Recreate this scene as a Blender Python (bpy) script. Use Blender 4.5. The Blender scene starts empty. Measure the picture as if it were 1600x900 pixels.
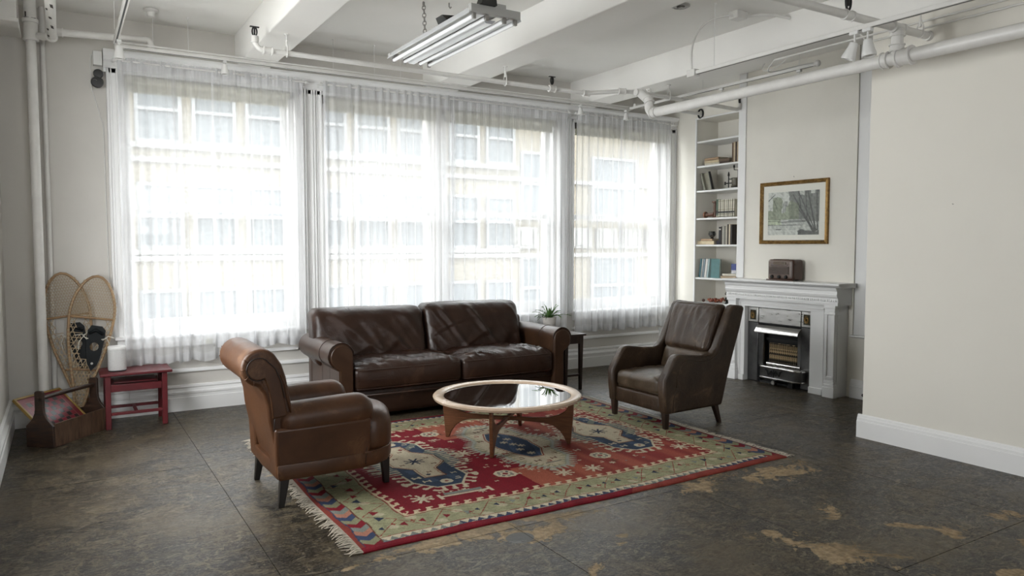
import bpy, bmesh, math, random
import numpy as np
from mathutils import Vector, Matrix, noise
random.seed(7)
PI = math.pi
SC = bpy.context.scene
COL = SC.collection

# ------------------------------------------------------------------ camera
cam = bpy.data.cameras.new('camera'); cam_o = bpy.data.objects.new('camera', cam); COL.objects.link(cam_o)
cam.sensor_width = 36.0; cam.lens = 36.0 * 1150 / 1600; cam.clip_start = 0.05; cam.clip_end = 300
pitch = math.atan(67 / 1150); yaw = math.atan(703 / math.hypot(1150, 67))
F = Vector((math.sin(yaw) * math.cos(pitch), math.cos(yaw) * math.cos(pitch), -math.sin(pitch)))
Rt = Vector((math.cos(yaw), -math.sin(yaw), 0)); Up = Rt.cross(F)
m = Matrix((Rt, Up, -F)).transposed().to_4x4(); m.translation = Vector((0, 0, 1.55))
cam_o.matrix_world = m
SC.camera = cam_o

# ------------------------------------------------------------------ view and sky
SC.view_settings.view_transform = 'Standard'; SC.view_settings.look = 'None'
SC.view_settings.exposure = -0.08; SC.view_settings.gamma = 1.0
W = bpy.data.worlds.new('sky'); SC.world = W; W.use_nodes = True
nt = W.node_tree; bg = nt.nodes['Background']
bg.inputs['Color'].default_value = (0.97, 0.98, 1.0, 1); bg.inputs['Strength'].default_value = 22.0

def area(name, loc, rot, sx, sy, power, color=(1, 1, 1), portal=False):
    l = bpy.data.lights.new(name, 'AREA'); l.shape = 'RECTANGLE'; l.size = sx; l.size_y = sy
    l.energy = power; l.color = color
    if portal: l.cycles.is_portal = True
    o = bpy.data.objects.new(name, l); COL.objects.link(o); o.location = loc; o.rotation_euler = rot
    return o
# portals that only guide the sky's light; rear and left openings are added fill
area('sky_portal', (1.23, 7.78, 1.9), (-PI/2, 0, 0), 1.5, 2.3, 1, portal=True)
area('sky_portal', (3.73, 7.78, 1.9), (-PI/2, 0, 0), 2.9, 2.3, 1, portal=True)
area('sky_portal', (6.2, 7.78, 1.9), (-PI/2, 0, 0), 1.5, 2.3, 1, portal=True)
area('sky_portal', (1.5, -3.42, 2.35), (PI/2, 0, 0), 1.8, 1.1, 1, portal=True)
area('sky_portal', (-.63, 4.95, 1.95), (0, -PI/2, 0), 2.1, 1.7, 1, portal=True)

# ------------------------------------------------------------------ helpers
class MB:
    def __init__(s): s.v = []; s.f = []
    def add(s, v, f):
        n = len(s.v); s.v += [tuple(p) for p in v]; s.f += [tuple(i + n for i in q) for q in f]; return s
    def box(s, x0, x1, y0, y1, z0, z1):
        if x0 > x1: x0, x1 = x1, x0
        if y0 > y1: y0, y1 = y1, y0
        if z0 > z1: z0, z1 = z1, z0
        return s.add([(x0,y0,z0),(x1,y0,z0),(x1,y1,z0),(x0,y1,z0),(x0,y0,z1),(x1,y0,z1),(x1,y1,z1),(x0,y1,z1)],
                     [(0,3,2,1),(4,5,6,7),(0,1,5,4),(1,2,6,5),(2,3,7,6),(3,0,4,7)])
    def hexa(s, b, t):   # bottom quad, top quad (counter-clockwise from above)
        return s.add(list(b) + list(t), [(3,2,1,0),(4,5,6,7),(0,1,5,4),(1,2,6,5),(2,3,7,6),(3,0,4,7)])
    def prism(s, poly, axis, a, b):   # polygon in the two other axes, extruded a..b along axis
        def mk(p, c):
            if axis == 'x': return (c, p[0], p[1])
            if axis == 'y': return (p[0], c, p[1])
            return (p[0], p[1], c)
        n = len(poly)
        v = [mk(p, a) for p in poly] + [mk(p, b) for p in poly]
        f = [tuple(range(n)), tuple(range(2*n-1, n-1, -1))] + [((i+1) % n, i, n+i, n+(i+1) % n) for i in range(n)]
        return s.add(v, f)
    def tube(s, pts, r, n=10, caps=True, closed=False):
        pts = [Vector(p) for p in pts]; k = len(pts)
        rs = r if isinstance(r, (list, tuple)) else [r] * k
        ring = []; prev = None
        for i, p in enumerate(pts):
            if closed: d = pts[(i+1) % k] - pts[i-1]
            else: d = pts[min(i+1, k-1)] - pts[max(i-1, 0)]
            if d.length < 1e-9: d = Vector((0, 0, 1))
            d.normalize()
            if prev is None:
                u = d.orthogonal().normalized()
            else:
                u = prev - d * prev.dot(d)
                u = u.normalized() if u.length > 1e-6 else d.orthogonal().normalized()
            prev = u; w = d.cross(u)
            ring.append([p + (u * math.cos(2*PI*j/n) + w * math.sin(2*PI*j/n)) * rs[i] for j in range(n)])
        v = [q for rg in ring for q in rg]; f = []
        for i in range(k - (0 if closed else 1)):
            a, b = i * n, ((i+1) % k) * n
            f += [(a+j, a+(j+1) % n, b+(j+1) % n, b+j) for j in range(n)]
        if caps and not closed:
            f += [tuple(range(n-1, -1, -1)), tuple((k-1)*n + j for j in range(n))]
        return s.add(v, f)
    def lathe(s, prof, c=(0, 0, 0), n=24, axis='z', closed=False):
        v = []; k = len(prof)
        for (r, h) in prof:
            for j in range(n):
                a = 2*PI*j/n; x, y = r*math.cos(a), r*math.sin(a)
                q = (x, y, h) if axis == 'z' else ((h, x, y) if axis == 'x' else (y, h, x))
                v.append((q[0]+c[0], q[1]+c[1], q[2]+c[2]))
        f = []
        for i in range(k if closed else k-1):
            a, b = i*n, ((i+1) % k)*n
            f += [(a+j, a+(j+1) % n, b+(j+1) % n, b+j) for j in range(n)]
        if not closed:
            if prof[0][0] > 1e-5: f.append(tuple(range(n-1, -1, -1)))
            if prof[-1][0] > 1e-5: f.append(tuple((k-1)*n + j for j in range(n)))
        return s.add(v, f)
    def rbox(s, c, size, r, n=14, fn=None):
        hx, hy, hz = size[0]/2, size[1]/2, size[2]/2; h = (hx, hy, hz); r = min(r, hx, hy, hz) * .999
        t = [math.sin(PI/2*(-1+2*i/n))*.5 + (-1+2*i/n)*.5 for i in range(n+1)]
        for ax in range(3):
            for sg in (-1, 1):
                v = []
                for i in range(n+1):
                    for j in range(n+1):
                        q = [0, 0, 0]; q[ax] = sg * h[ax]; q[(ax+1) % 3] = t[i]*h[(ax+1) % 3]; q[(ax+2) % 3] = t[j]*h[(ax+2) % 3]
                        inn = [max(-h[k]+r, min(h[k]-r, q[k])) for k in range(3)]
                        d = Vector([q[k]-inn[k] for k in range(3)])
                        L = d.length
                        nn = d/L if L > 1e-9 else Vector((0, 0, 0))
                        p = Vector(inn) + nn*r
                        if fn: p = fn(p, nn)
                        v.append((p[0]+c[0], p[1]+c[1], p[2]+c[2]))
                f = []
                for i in range(n):
                    for j in range(n):
                        a = i*(n+1)+j; q = (a, a+n+1, a+n+2, a+1)
                        f.append(q if sg > 0 else q[::-1])
                s.add(v, f)
        return s
    def sphere(s, c, r, n=12, m=8, sc=(1, 1, 1)):
        prof = [(math.sin(PI*i/m)*r, -math.cos(PI*i/m)*r) for i in range(m+1)]
        t = MB().lathe(prof, (0, 0, 0), n)
        return s.add([(p[0]*sc[0]+c[0], p[1]*sc[1]+c[1], p[2]*sc[2]+c[2]) for p in t.v], t.f)
    def xf(s, M):
        s.v = [tuple(M @ Vector(p)) for p in s.v]; return s
    def build(s, name, mat, parent=None, smooth=None, bevel=0, seg=2, weld=False, local=False, sub=0, ang=40):
        me = bpy.data.meshes.new(name)
        me.from_pydata(s.v, [], s.f)
        if weld or smooth or bevel:
            bm = bmesh.new(); bm.from_mesh(me)
            bmesh.ops.remove_doubles(bm, verts=bm.verts, dist=1e-5)
            bmesh.ops.recalc_face_normals(bm, faces=bm.faces)
            bm.to_mesh(me); bm.free()
        if parent is not None and not local:
            me.transform(wm(parent).inverted())
        o = bpy.data.objects.new(name, me); COL.objects.link(o)
        if mat: me.materials.append(mat)
        if parent is not None: o.parent = parent
        if smooth: me.shade_smooth()
        if smooth == 'auto' or bevel:
            me.shade_smooth()
            try: me.set_sharp_from_angle(angle=math.radians(ang))
            except Exception: pass
        if bevel:
            b = o.modifiers.new('bevel', 'BEVEL'); b.width = bevel; b.segments = seg; b.limit_method = 'ANGLE'
            b.angle_limit = math.radians(35); b.harden_normals = False
        if sub:
            q = o.modifiers.new('sub', 'SUBSURF'); q.levels = sub; q.render_levels = sub
        return o
def wm(o):
    M = o.matrix_local.copy() if False else Matrix.Translation(o.location) @ o.rotation_euler.to_matrix().to_4x4()
    return wm(o.parent) @ M if o.parent else M
def thing(name, label=None, cat=None, loc=(0, 0, 0), rz=0, group=None, kind=None):
    o = bpy.data.objects.new(name, None); COL.objects.link(o); o.location = loc; o.rotation_euler = (0, 0, rz)
    o.empty_display_size = .05
    return tag(o, label, cat, group, kind)
def tag(o, label=None, cat=None, group=None, kind=None):
    if label: o['label'] = label
    if cat: o['category'] = cat
    if group: o['group'] = group
    if kind: o['kind'] = kind
    return o
def dup(o, parent=None):
    c = o.copy(); COL.objects.link(c)
    if parent: c.parent = parent
    for ch in [q for q in bpy.data.objects if q.parent == o]: dup(ch, c)
    return c
def seat(o):
    """move a single mesh so that its origin is at the base centre"""
    vs = [v.co for v in o.data.vertices]
    c = Vector(((min(v.x for v in vs)+max(v.x for v in vs))/2, (min(v.y for v in vs)+max(v.y for v in vs))/2, min(v.z for v in vs)))
    o.data.transform(Matrix.Translation(-c)); o.location = c
    return o
def struct(name, mb, mat, **k):
    return tag(mb.build(name, mat, **k), kind='structure')

# ------------------------------------------------------------------ materials
def mat(name, col, rough=.5, metal=0, spec=.5, **k):
    m = bpy.data.materials.new(name); m.use_nodes = True
    b = m.node_tree.nodes['Principled BSDF']
    b.inputs['Base Color'].default_value = (*col, 1); b.inputs['Roughness'].default_value = rough
    b.inputs['Metallic'].default_value = metal; b.inputs['Specular IOR Level'].default_value = spec
    for kk, vv in k.items():
        b.inputs[kk.replace('_', ' ')].default_value = vv
    return m
def N(m, t, **k):
    n = m.node_tree.nodes.new(t)
    for kk, vv in k.items():
        if kk in ('operation', 'data_type', 'blend_type', 'interpolation', 'noise_dimensions', 'wave_type', 'bands_direction', 'feature', 'attribute_name', 'clamp', 'object', 'distance', 'direction_type', 'rotation_type', 'vector_type'):
            setattr(n, kk, vv)
        else:
            n.inputs[kk.replace('_', ' ')].default_value = vv
    return n
def L(m, a, b): m.node_tree.links.new(a, b)
def noisy(name, c1, c2, scale=4, rough=(.4, .6), bump=0, bscale=60, detail=6, stretch=(1, 1, 1), metal=0, spec=.5, lo=.35, hi=.65, coord='Object', third=None, bdist=.002, **k):
    m = mat(name, c1, rough[0], metal, spec, **k)
    P = m.node_tree.nodes['Principled BSDF']
    tc = N(m, 'ShaderNodeTexCoord'); mp = N(m, 'ShaderNodeMapping'); mp.inputs['Scale'].default_value = stretch
    L(m, tc.outputs[coord], mp.inputs['Vector'])
    nz = N(m, 'ShaderNodeTexNoise', Scale=scale, Detail=detail, Roughness=.6); L(m, mp.outputs[0], nz.inputs['Vector'])
    cr = m.node_tree.nodes.new('ShaderNodeValToRGB')
    cr.color_ramp.elements[0].position = lo; cr.color_ramp.elements[0].color = (*c1, 1)
    cr.color_ramp.elements[1].position = hi; cr.color_ramp.elements[1].color = (*c2, 1)
    if third:
        e = cr.color_ramp.elements.new(min(hi+.12, 1)); e.color = (*third, 1)
    L(m, nz.outputs['Fac'], cr.inputs['Fac']); L(m, cr.outputs['Color'], P.inputs['Base Color'])
    mr = N(m, 'ShaderNodeMapRange'); mr.inputs['From Min'].default_value = .3; mr.inputs['From Max'].default_value = .7
    mr.inputs['To Min'].default_value = rough[0]; mr.inputs['To Max'].default_value = rough[1]
    L(m, nz.outputs['Fac'], mr.inputs['Value']); L(m, mr.outputs[0], P.inputs['Roughness'])
    if bump:
        n2 = N(m, 'ShaderNodeTexNoise', Scale=bscale, Detail=4); L(m, mp.outputs[0], n2.inputs['Vector'])
        bp = N(m, 'ShaderNodeBump', Strength=bump, Distance=bdist); L(m, n2.outputs['Fac'], bp.inputs['Height'])
        L(m, bp.outputs[0], P.inputs['Normal'])
    return m

M = {}
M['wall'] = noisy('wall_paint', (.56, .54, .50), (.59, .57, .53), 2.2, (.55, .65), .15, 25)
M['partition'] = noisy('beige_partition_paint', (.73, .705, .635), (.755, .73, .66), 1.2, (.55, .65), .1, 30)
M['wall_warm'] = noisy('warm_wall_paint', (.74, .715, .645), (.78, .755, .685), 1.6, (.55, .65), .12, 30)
M['ceiling'] = noisy('ceiling_paint', (.83, .82, .785), (.86, .85, .815), 1.6, (.6, .7), .35, 8, bdist=.006)
M['trim'] = noisy('trim_gloss_paint', (.78, .78, .77), (.80, .80, .79), 2, (.32, .4))
M['pipe'] = noisy('pipe_paint', (.66, .65, .62), (.72, .71, .68), 9, (.3, .45), .3, 60)
M['shelf'] = mat('shelf_paint', (.74, .74, .73), .35)
M['black'] = mat('black_metal', (.012, .012, .012), .45)
M['chip'] = mat('chipped_paint', (.03, .025, .02), .7)
M['white_plastic'] = mat('white_plastic', (.72, .72, .70), .35)
M['steel'] = noisy('brushed_steel', (.68, .67, .65), (.80, .79, .77), 6, (.25, .4), .1, 80, metal=1, stretch=(1, 1, 6))
M['dark_steel'] = noisy('dark_steel', (.13, .13, .13), (.2, .2, .2), 5, (.28, .42), metal=1)
M['chrome'] = mat('chrome', (.62, .61, .59), .16, 1)
M['soot'] = mat('soot_black', (.01, .01, .01), .7)
M['red_paint'] = noisy('red_paint', (.075, .003, .006), (.115, .006, .010), 8, (.35, .55), .2, 50, third=(.11, .016, .016))
M['old_wood'] = noisy('old_dark_wood', (.014, .007, .004), (.050, .024, .013), 9, (.4, .65), .5, 50, stretch=(1, 1, 5), third=(.11, .06, .035))
M['dark_wood'] = noisy('dark_walnut', (.018, .010, .007), (.04, .022, .014), 12, (.3, .45), .15, 60, stretch=(1, 1, .2))
M['ebony'] = mat('ebonised_wood', (.008, .006, .005), .35)
M['walnut'] = noisy('walnut_veneer', (.085, .032, .013), (.15, .062, .027), 14, (.28, .4), .08, 90, stretch=(.6, .6, 6))
M['rim_wood'] = noisy('bleached_rim_wood', (.47, .35, .25), (.53, .41, .30), 6, (.2, .3), .05, 80)
M['table_glass'] = mat('mirror_table_glass', (.70, .70, .69), .012, 1, .5)
M['brass'] = noisy('gilt_frame', (.16, .085, .02), (.36, .22, .07), 30, (.3, .5), .6, 120, metal=.6)
M['cane'] = noisy('bent_ash', (.22, .13, .065), (.36, .23, .12), 10, (.5, .6), .2, 60)
M['rawhide'] = mat('rawhide_lacing', (.36, .27, .16), .55)
M['cord'] = mat('white_cord', (.6, .57, .5), .8)
M['binding'] = mat('black_rubber_binding', (.006, .008, .009), .6, 0, .25)
M['shade'] = mat('roller_shade_fabric', (.46, .45, .36), .7)
M['bakelite'] = noisy('bakelite', (.045, .018, .011), (.085, .038, .024), 6, (.25, .38), spec=.6)
M['bakelite_face'] = noisy('bakelite_face', (.11, .075, .06), (.16, .115, .09), 8, (.3, .42))
M['pot'] = mat('white_clay_pot', (.55, .52, .48), .5)
M['soil'] = mat('potting_soil', (.02, .013, .008), .9)
M['fern'] = noisy('fern_green', (.03, .085, .015), (.10, .2, .045), 20, (.45, .55))
M['tube'] = mat('fluorescent_tube', (.86, .87, .88), .15, 0, .6)
M['fixture'] = mat('fixture_enamel', (.42, .42, .40), .3)
M['reflector'] = mat('fixture_reflector', (.8, .82, .84), .18, .3)
M['zinc'] = mat('zinc', (.33, .32, .30), .4, .8)
M['fringe'] = mat('rug_fringe', (.5, .45, .37), .9)
M['rubber'] = mat('rubber', (.02, .02, .02), .7)

def leather(name, c1, c2, c3, rough=(.3, .45), sc=3, bump=.35):
    m = mat(name, c1, rough[0], 0, .38)
    P = m.node_tree.nodes['Principled BSDF']
    tc = N(m, 'ShaderNodeTexCoord')
    n1 = N(m, 'ShaderNodeTexNoise', Scale=sc, Detail=8, Roughness=.65, Distortion=.6); L(m, tc.outputs['Object'], n1.inputs['Vector'])
    cr = m.node_tree.nodes.new('ShaderNodeValToRGB'); e = cr.color_ramp.elements
    e[0].position = .33; e[0].color = (*c1, 1); e[1].position = .6; e[1].color = (*c2, 1)
    q = e.new(.70); q.color = (*c3, 1)
    L(m, n1.outputs['Fac'], cr.inputs['Fac']); L(m, cr.outputs['Color'], P.inputs['Base Color'])
    mr = N(m, 'ShaderNodeMapRange'); mr.inputs['From Min'].default_value = .3; mr.inputs['From Max'].default_value = .7
    mr.inputs['To Min'].default_value = rough[0]; mr.inputs['To Max'].default_value = rough[1]
    L(m, n1.outputs['Fac'], mr.inputs['Value']); L(m, mr.outputs[0], P.inputs['Roughness'])
    v = N(m, 'ShaderNodeTexVoronoi', Scale=160, feature='DISTANCE_TO_EDGE'); L(m, tc.outputs['Object'], v.inputs['Vector'])
    n2 = N(m, 'ShaderNodeTexNoise', Scale=13, Detail=7, Roughness=.7, Distortion=1.4); L(m, tc.outputs['Object'], n2.inputs['Vector'])
    b1 = N(m, 'ShaderNodeBump', Strength=.12, Distance=.001); L(m, v.outputs['Distance'], b1.inputs['Height'])
    b2 = N(m, 'ShaderNodeBump', Strength=bump, Distance=.006); L(m, n2.outputs['Fac'], b2.inputs['Height'])
    L(m, b1.outputs[0], b2.inputs['Normal']); L(m, b2.outputs[0], P.inputs['Normal'])
    return m
M['sofa'] = leather('sofa_leather', (.017, .0070, .0038), (.029, .0125, .0068), (.058, .028, .016), (.26, .40), 3, .6)
M['sofa_arm'] = leather('sofa_arm_leather', (.028, .0125, .0058), (.046, .0215, .0105), (.082, .041, .021), (.3, .42), bump=.15)
M['club'] = leather('club_leather', (.046, .018, .0070), (.078, .032, .0125), (.16, .078, .036), (.34, .48), bump=.15)
M['wing'] = leather('wing_leather', (.022, .0125, .0066), (.044, .026, .0145), (.105, .068, .040), (.3, .45), 5, .8)
M['wing_seat'] = leather('wing_seat_leather', (.036, .024, .0135), (.066, .045, .027), (.12, .085, .053), (.32, .45), 5, .7)
M['seam'] = mat('seam_thread', (.018, .009, .006), .5)

# ------------------------------------------------------------------ floor
def floor_mat():
    m = mat('worn_floor', (.05, .045, .04), .35, 0, .24)
    P = m.node_tree.nodes['Principled BSDF']
    g = N(m, 'ShaderNodeNewGeometry'); pos = g.outputs['Position']
    def nz(scale, det, st=(1, 1, 1), dist=0, rough=.6):
        mp = N(m, 'ShaderNodeMapping'); mp.inputs['Scale'].default_value = st; L(m, pos, mp.inputs['Vector'])
        n = N(m, 'ShaderNodeTexNoise', Scale=scale, Detail=det, Roughness=rough, Distortion=dist); L(m, mp.outputs[0], n.inputs['Vector']); return n.outputs['Fac']
    def math_(op, a, b=None, clamp=False):
        n = N(m, 'ShaderNodeMath', operation=op); n.use_clamp = clamp
        for i, x in enumerate((a, b)):
            if x is None: continue
            if isinstance(x, (int, float)): n.inputs[i].default_value = x
            else: L(m, x, n.inputs[i])
        return n.outputs[0]
    def mr(x, a, b, c=0, d=1):
        n = N(m, 'ShaderNodeMapRange'); L(m, x, n.inputs['Value'])
        for k, v in zip(('From Min', 'From Max', 'To Min', 'To Max'), (a, b, c, d)): n.inputs[k].default_value = v
        return n.outputs[0]
    def mix(f, a, b):
        n = N(m, 'ShaderNodeMix', data_type='RGBA')
        L(m, f, n.inputs['Factor'])
        for i, x in ((6, a), (7, b)):
            if isinstance(x, tuple): n.inputs[i].default_value = (*x, 1)
            else: L(m, x, n.inputs[i])
        return n.outputs[2]
    big = nz(.9, 5, dist=.5); mid = nz(3.2, 9, (1, 1.6, 1), 1.0, .68); fine = nz(22, 9, (1, 1.2, 1), 1.2, .78); scr = nz(7, 10, (1.0, 1.9, 1), 2.6, .82)
    c = mix(mr(big, .40, .60), (.010, .008, .006), (.030, .024, .017))
    c = mix(mr(mid, .49, .545, 0, .8), c, (.078, .060, .036)); c = mix(mr(nz(5.0, 9, (1, 1.2, 1), 1.8, .75), .53, .57, 0, .6), c, (.006, .005, .004))
    c = mix(mr(fine, .49, .55, 0, .8), c, (.009, .008, .006)); c = mix(mr(nz(60, 6, (1, 1.5, 1), .4, .7), .54, .60, 0, .65), c, (.12, .10, .07))
    c = mix(mr(scr, .54, .575, 0, .8), c, (.15, .125, .085))
    sp_ = nz(5.5, 8, (1.6, .7, 1), 1.4, .75); c = mix(mr(sp_, .56, .62, 0, .6), c, (.15, .12, .075))
    # grey zone in front of the rug, patches of bare tan underlay
    def ell(cx, cy, rx, ry, rot=0):
        mp = N(m, 'ShaderNodeMapping', ); mp.vector_type = 'TEXTURE'
        mp.inputs['Location'].default_value = (cx, cy, 0); mp.inputs['Rotation'].default_value = (0, 0, rot); mp.inputs['Scale'].default_value = (rx, ry, 1)
        L(m, pos, mp.inputs['Vector'])
        l = N(m, 'ShaderNodeVectorMath', operation='LENGTH'); L(m, mp.outputs[0], l.inputs[0])
        return math_('SUBTRACT', 1.0, l.outputs['Value'], True)
    pat = [(1.75, 3.41, 1.0, .13, 0), (2.15, 3.30, .26, .26, .3), (2.45, 3.38, .5, .12, 0), (3.55, 3.36, .32, .2, .2), (4.15, 3.28, .55, .22, .05),
           (3.78, 2.62, .20, .11, .6), (3.22, 2.58, .10, .09, 0), (4.08, 2.10, .13, .09, .4), (4.60, 2.08, .20, .13, .2), (4.30, 1.80, .20, .12, 0),
           (3.78, 1.66, .16, .08, 0), (2.44, 2.90, .07, .05, 0), (2.52, 2.98, .05, .04, 0), (2.12, 2.72, .15, .05, .7), (3.30, 2.25, .5, .22, -1.0), (1.15, 3.36, .12, .04, .3),
           (4.35, 1.62, .15, .1, 0), (3.95, 2.25, .18, .05, -.9), (1.25, 5.05, .25, .1, .3)]
    acc = None
    for p in pat:
        e = ell(*p); acc = e if acc is None else math_('MAXIMUM', acc, e)
    n3 = nz(7, 9, dist=1.2, rough=.78)
    k = math_('ADD', math_('MULTIPLY', acc, .55), math_('MULTIPLY', math_('ADD', math_('SUBTRACT', n3, .5), math_('SUBTRACT', nz(3.0, 6, (1, 1, 1), 1.5, .65), .5)), 1.6))
    k = math_('ADD', k, math_('MULTIPLY', math_('SUBTRACT', nz(34, 7, (1, 1, 1), .5, .8), .5), .55)); k = mr(k, .27, .33)
    k = math_('MULTIPLY', k, mr(acc, .0, .03))
    tan = mix(mr(nz(30, 6), .35, .7), (.17, .12, .065), (.36, .27, .16))
    # the thin crust of old levelling compound left of the grey hole
    c = mix(k, c, tan)
    hole = mr(math_('ADD', ell(2.03, 3.24, .085, .075), math_('MULTIPLY', math_('SUBTRACT', n3, .5), .5)), .05, .12)
    c = mix(hole, c, (.10, .10, .095))
    spk = nz(38, 3, (1, 1, 1)); sp2 = nz(2.3, 3)
    f = math_('MULTIPLY', mr(spk, .71, .74), mr(sp2, .5, .6))
    c = mix(f, c, (.45, .4, .3)); c = mix(mr(nz(1.3, 4), .50, .62, 0, .55), c, (.088, .068, .040))
    L(m, c, P.inputs['Base Color'])
    r = math_('ADD', mr(mid, .3, .7, .26, .44), mr(fine, .35, .7, -.05, .14))
    r = math_('ADD', r, math_('MULTIPLY', k, .25)); L(m, r, P.inputs['Roughness'])
    b1 = N(m, 'ShaderNodeBump', Strength=.35, Distance=.004); L(m, fine, b1.inputs['Height'])
    b2 = N(m, 'ShaderNodeBump', Strength=.5, Distance=.004); L(m, math_('SUBTRACT', math_('MULTIPLY', scr, .6), k), b2.inputs['Height'])
    L(m, b1.outputs[0], b2.inputs['Normal']); L(m, b2.outputs[0], P.inputs['Normal'])
    return m
M['floor'] = floor_mat()
M['floor_gap'] = mat('floor_gap_dirt', (.012, .01, .008), .9)
fl = struct('floor', MB().box(-.62, 7.7, -3.4, 7.8, -.12, -.004), M['floor_gap'])
xs = [-.60, .83, 2.08, 3.34, 4.61, 5.86, 7.12]
off = [5.5, 3.37, 3.37, 1.965, 1.965, 4.1]
for i in range(6):
    y = off[i]
    while y > -3.3: y -= 2.44
    y = max(y, -3.3); cuts = [-3.3]
    z = off[i]
    while z > -3.3: z -= 2.44
    z += 2.44
    while z < 7.44:
        if z - cuts[-1] > .05: cuts.append(z)
        z += 2.44
    cuts.append(7.46)
    for a, b in zip(cuts[:-1], cuts[1:]):
        MB().box(xs[i]+.002, xs[i+1]-.002, a+.002, b-.002, -.006, 0).build('floor_panel', M['floor'], fl)

# ------------------------------------------------------------------ shell
YW, YT = 7.45, 7.42
bays = [(.466, 2.003), (2.281, 5.187), (5.428, 7.005)]
wb = MB(); zs0, zs1 = .70, 3.06
wb.box(-.62, 7.7, YW, 7.8, -.12, zs0); wb.box(-.62, 7.7, YW, 7.8, zs1, 3.54)
ed = [-.62] + [q for b in bays for q in b] + [7.7]
for a, b in zip(ed[0::2], ed[1::2]): wb.box(a, b, YW, 7.8, zs0, zs1)
wb.box(3.56, 3.70, 7.5, 7.8, zs0, zs1)
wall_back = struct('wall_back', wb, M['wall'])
struct('wall_left', MB().box(-.62, -.42, -3.4, 4.1, -.12, 3.54).box(-.62, -.42, 5.8, YW, -.12, 3.54).box(-.62, -.42, 4.1, 5.8, -.12, .9).box(-.62, -.42, 4.1, 5.8, 3.0, 3.54), M['wall'])  # the opening holds an added, unseen fill window
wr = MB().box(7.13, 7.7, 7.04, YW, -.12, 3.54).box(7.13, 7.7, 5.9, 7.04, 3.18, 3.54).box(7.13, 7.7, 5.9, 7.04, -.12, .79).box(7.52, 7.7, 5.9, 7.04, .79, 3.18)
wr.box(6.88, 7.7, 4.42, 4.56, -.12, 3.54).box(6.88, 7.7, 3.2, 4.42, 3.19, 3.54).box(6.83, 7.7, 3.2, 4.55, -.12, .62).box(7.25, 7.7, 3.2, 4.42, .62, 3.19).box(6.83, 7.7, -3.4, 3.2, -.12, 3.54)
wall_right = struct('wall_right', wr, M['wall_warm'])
struct('wall_chimney', MB().box(6.83, 7.7, 4.55, 6.06, -.12, 3.54), M['wall_warm'])
struct('wall_partition', MB().box(5.475, 5.60, -3.3, 3.54, -.004, 3.25), M['partition'])
wf = MB().box(-.62, 7.7, -3.6, -3.4, -.12, 1.8).box(-.62, 7.7, -3.6, -3.4, 2.9, 3.54).box(-.62, .6, -3.6, -3.4, 1.8, 2.9).box(2.4, 7.7, -3.6, -3.4, 1.8, 2.9)  # opening behind the camera, added out of view to let in fill light
struct('wall_front', wf, M['wall'])
struct('ceiling', MB().box(-.62, 7.7, -3.6, 7.8, 3.54, 3.75), M['ceiling'])
for a, b in ((1.46, 1.765), (3.41, 3.79), (5.39, 5.70)):
    struct('ceiling_beam', MB().box(a, b, -3.4, YW+.01, 3.25, 3.545), M['ceiling'], bevel=.008)
struct('ceiling_soffit', MB().box(-.43, -.25, 6.95, YW+.01, 3.30, 3.545).box(-.43, -.235, 6.93, YW+.01, 3.27, 3.30), M['ceiling'], bevel=.006)

BB = [(0, 0), (.034, 0), (.034, .125), (.026, .13), (.026, .155), (.034, .16), (.034, .178), (.022, .19), (.016, .208), (.024, .222), (.020, .24), (0, .245)]
def base_run(name, axis, at, a, b, sgn, prof=BB, m=None):
    mb = MB()
    if axis == 'x': mb.prism([(at + sgn*d, z) for d, z in prof], 'x', a, b)
    else: mb.prism([(at + sgn*d, z) for d, z in prof], 'y', a, b)
    return struct(name, mb, m or M['trim'], smooth='auto', ang=25)
base_run('baseboard_back', 'x', YW, -.42, 7.13, -1)
base_run('baseboard_left', 'y', -.42, -3.3, YW-.03, 1)
base_run('baseboard_partition', 'y', 5.475, -3.3, 3.574, -1, [(0, 0), (.026, 0), (.026, .135), (.020, .14), (.020, .158), (.014, .165), (.012, .18), (0, .188)])
base_run('baseboard_partition_end', 'x', 3.54, 5.475, 5.60, 1, [(0, 0), (.026, 0), (.026, .135), (.020, .14), (.020, .158), (.014, .165), (.012, .18), (0, .188)])
base_run('baseboard_right', 'y', 6.83, 3.2, 4.55, -1, [(0, 0), (.026, 0), (.026, .12), (.018, .125), (.018, .15), (.01, .17), (0, .19)])
base_run('baseboard_corner', 'y', 7.13, 7.04, 7.42, -1)
# trims
struct('trim_1', MB().box(6.812, 6.832, 5.955, 6.062, 1.17, 3.54), M['trim'], bevel=.003)
struct('trim_2', MB().box(6.846, 6.882, 4.415, 4.549, .64, 3.54).box(6.838, 6.87, 4.415, 4.44, .64, 3.54), M['trim'], bevel=.003)
struct('trim_3', MB().box(6.79, 6.90, 3.2, 4.56, .62, .64), M['trim'], bevel=.004)     # sill under the second bookcase
struct('trim_4', MB().prism([(YW, .36), (YW-.022, .363), (YW-.026, .38), (YW-.018, .396), (YW, .398)], 'x', .30, 6.88), M['trim'], smooth='auto')
def casing(n, x0, x1, z0=.70, z1=3.10, ridges=True):
    mb = MB().box(x0, x1, YT, YW, z0, z1)
    w = x1-x0
    if ridges:
        k = max(1, round(w/.09))
        for i in range(k):
            a = x0 + w*i/k; b = x0 + w*(i+1)/k
            mb.box(a+.004, a+.020, YT-.018, YT+.001, z0+.02, z1); mb.box(b-.020, b-.004, YT-.014, YT+.001, z0+.02, z1); mb.box(a+.034, a+.044, YT-.008, YT+.001, z0+.02, z1)
    return struct('trim_%d' % n, mb, M['trim'], bevel=.003)
casing(5, .371, .466); casing(6, 2.003, 2.281); casing(7, 5.187, 5.428); casing(8, 7.005, 7.13)
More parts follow.
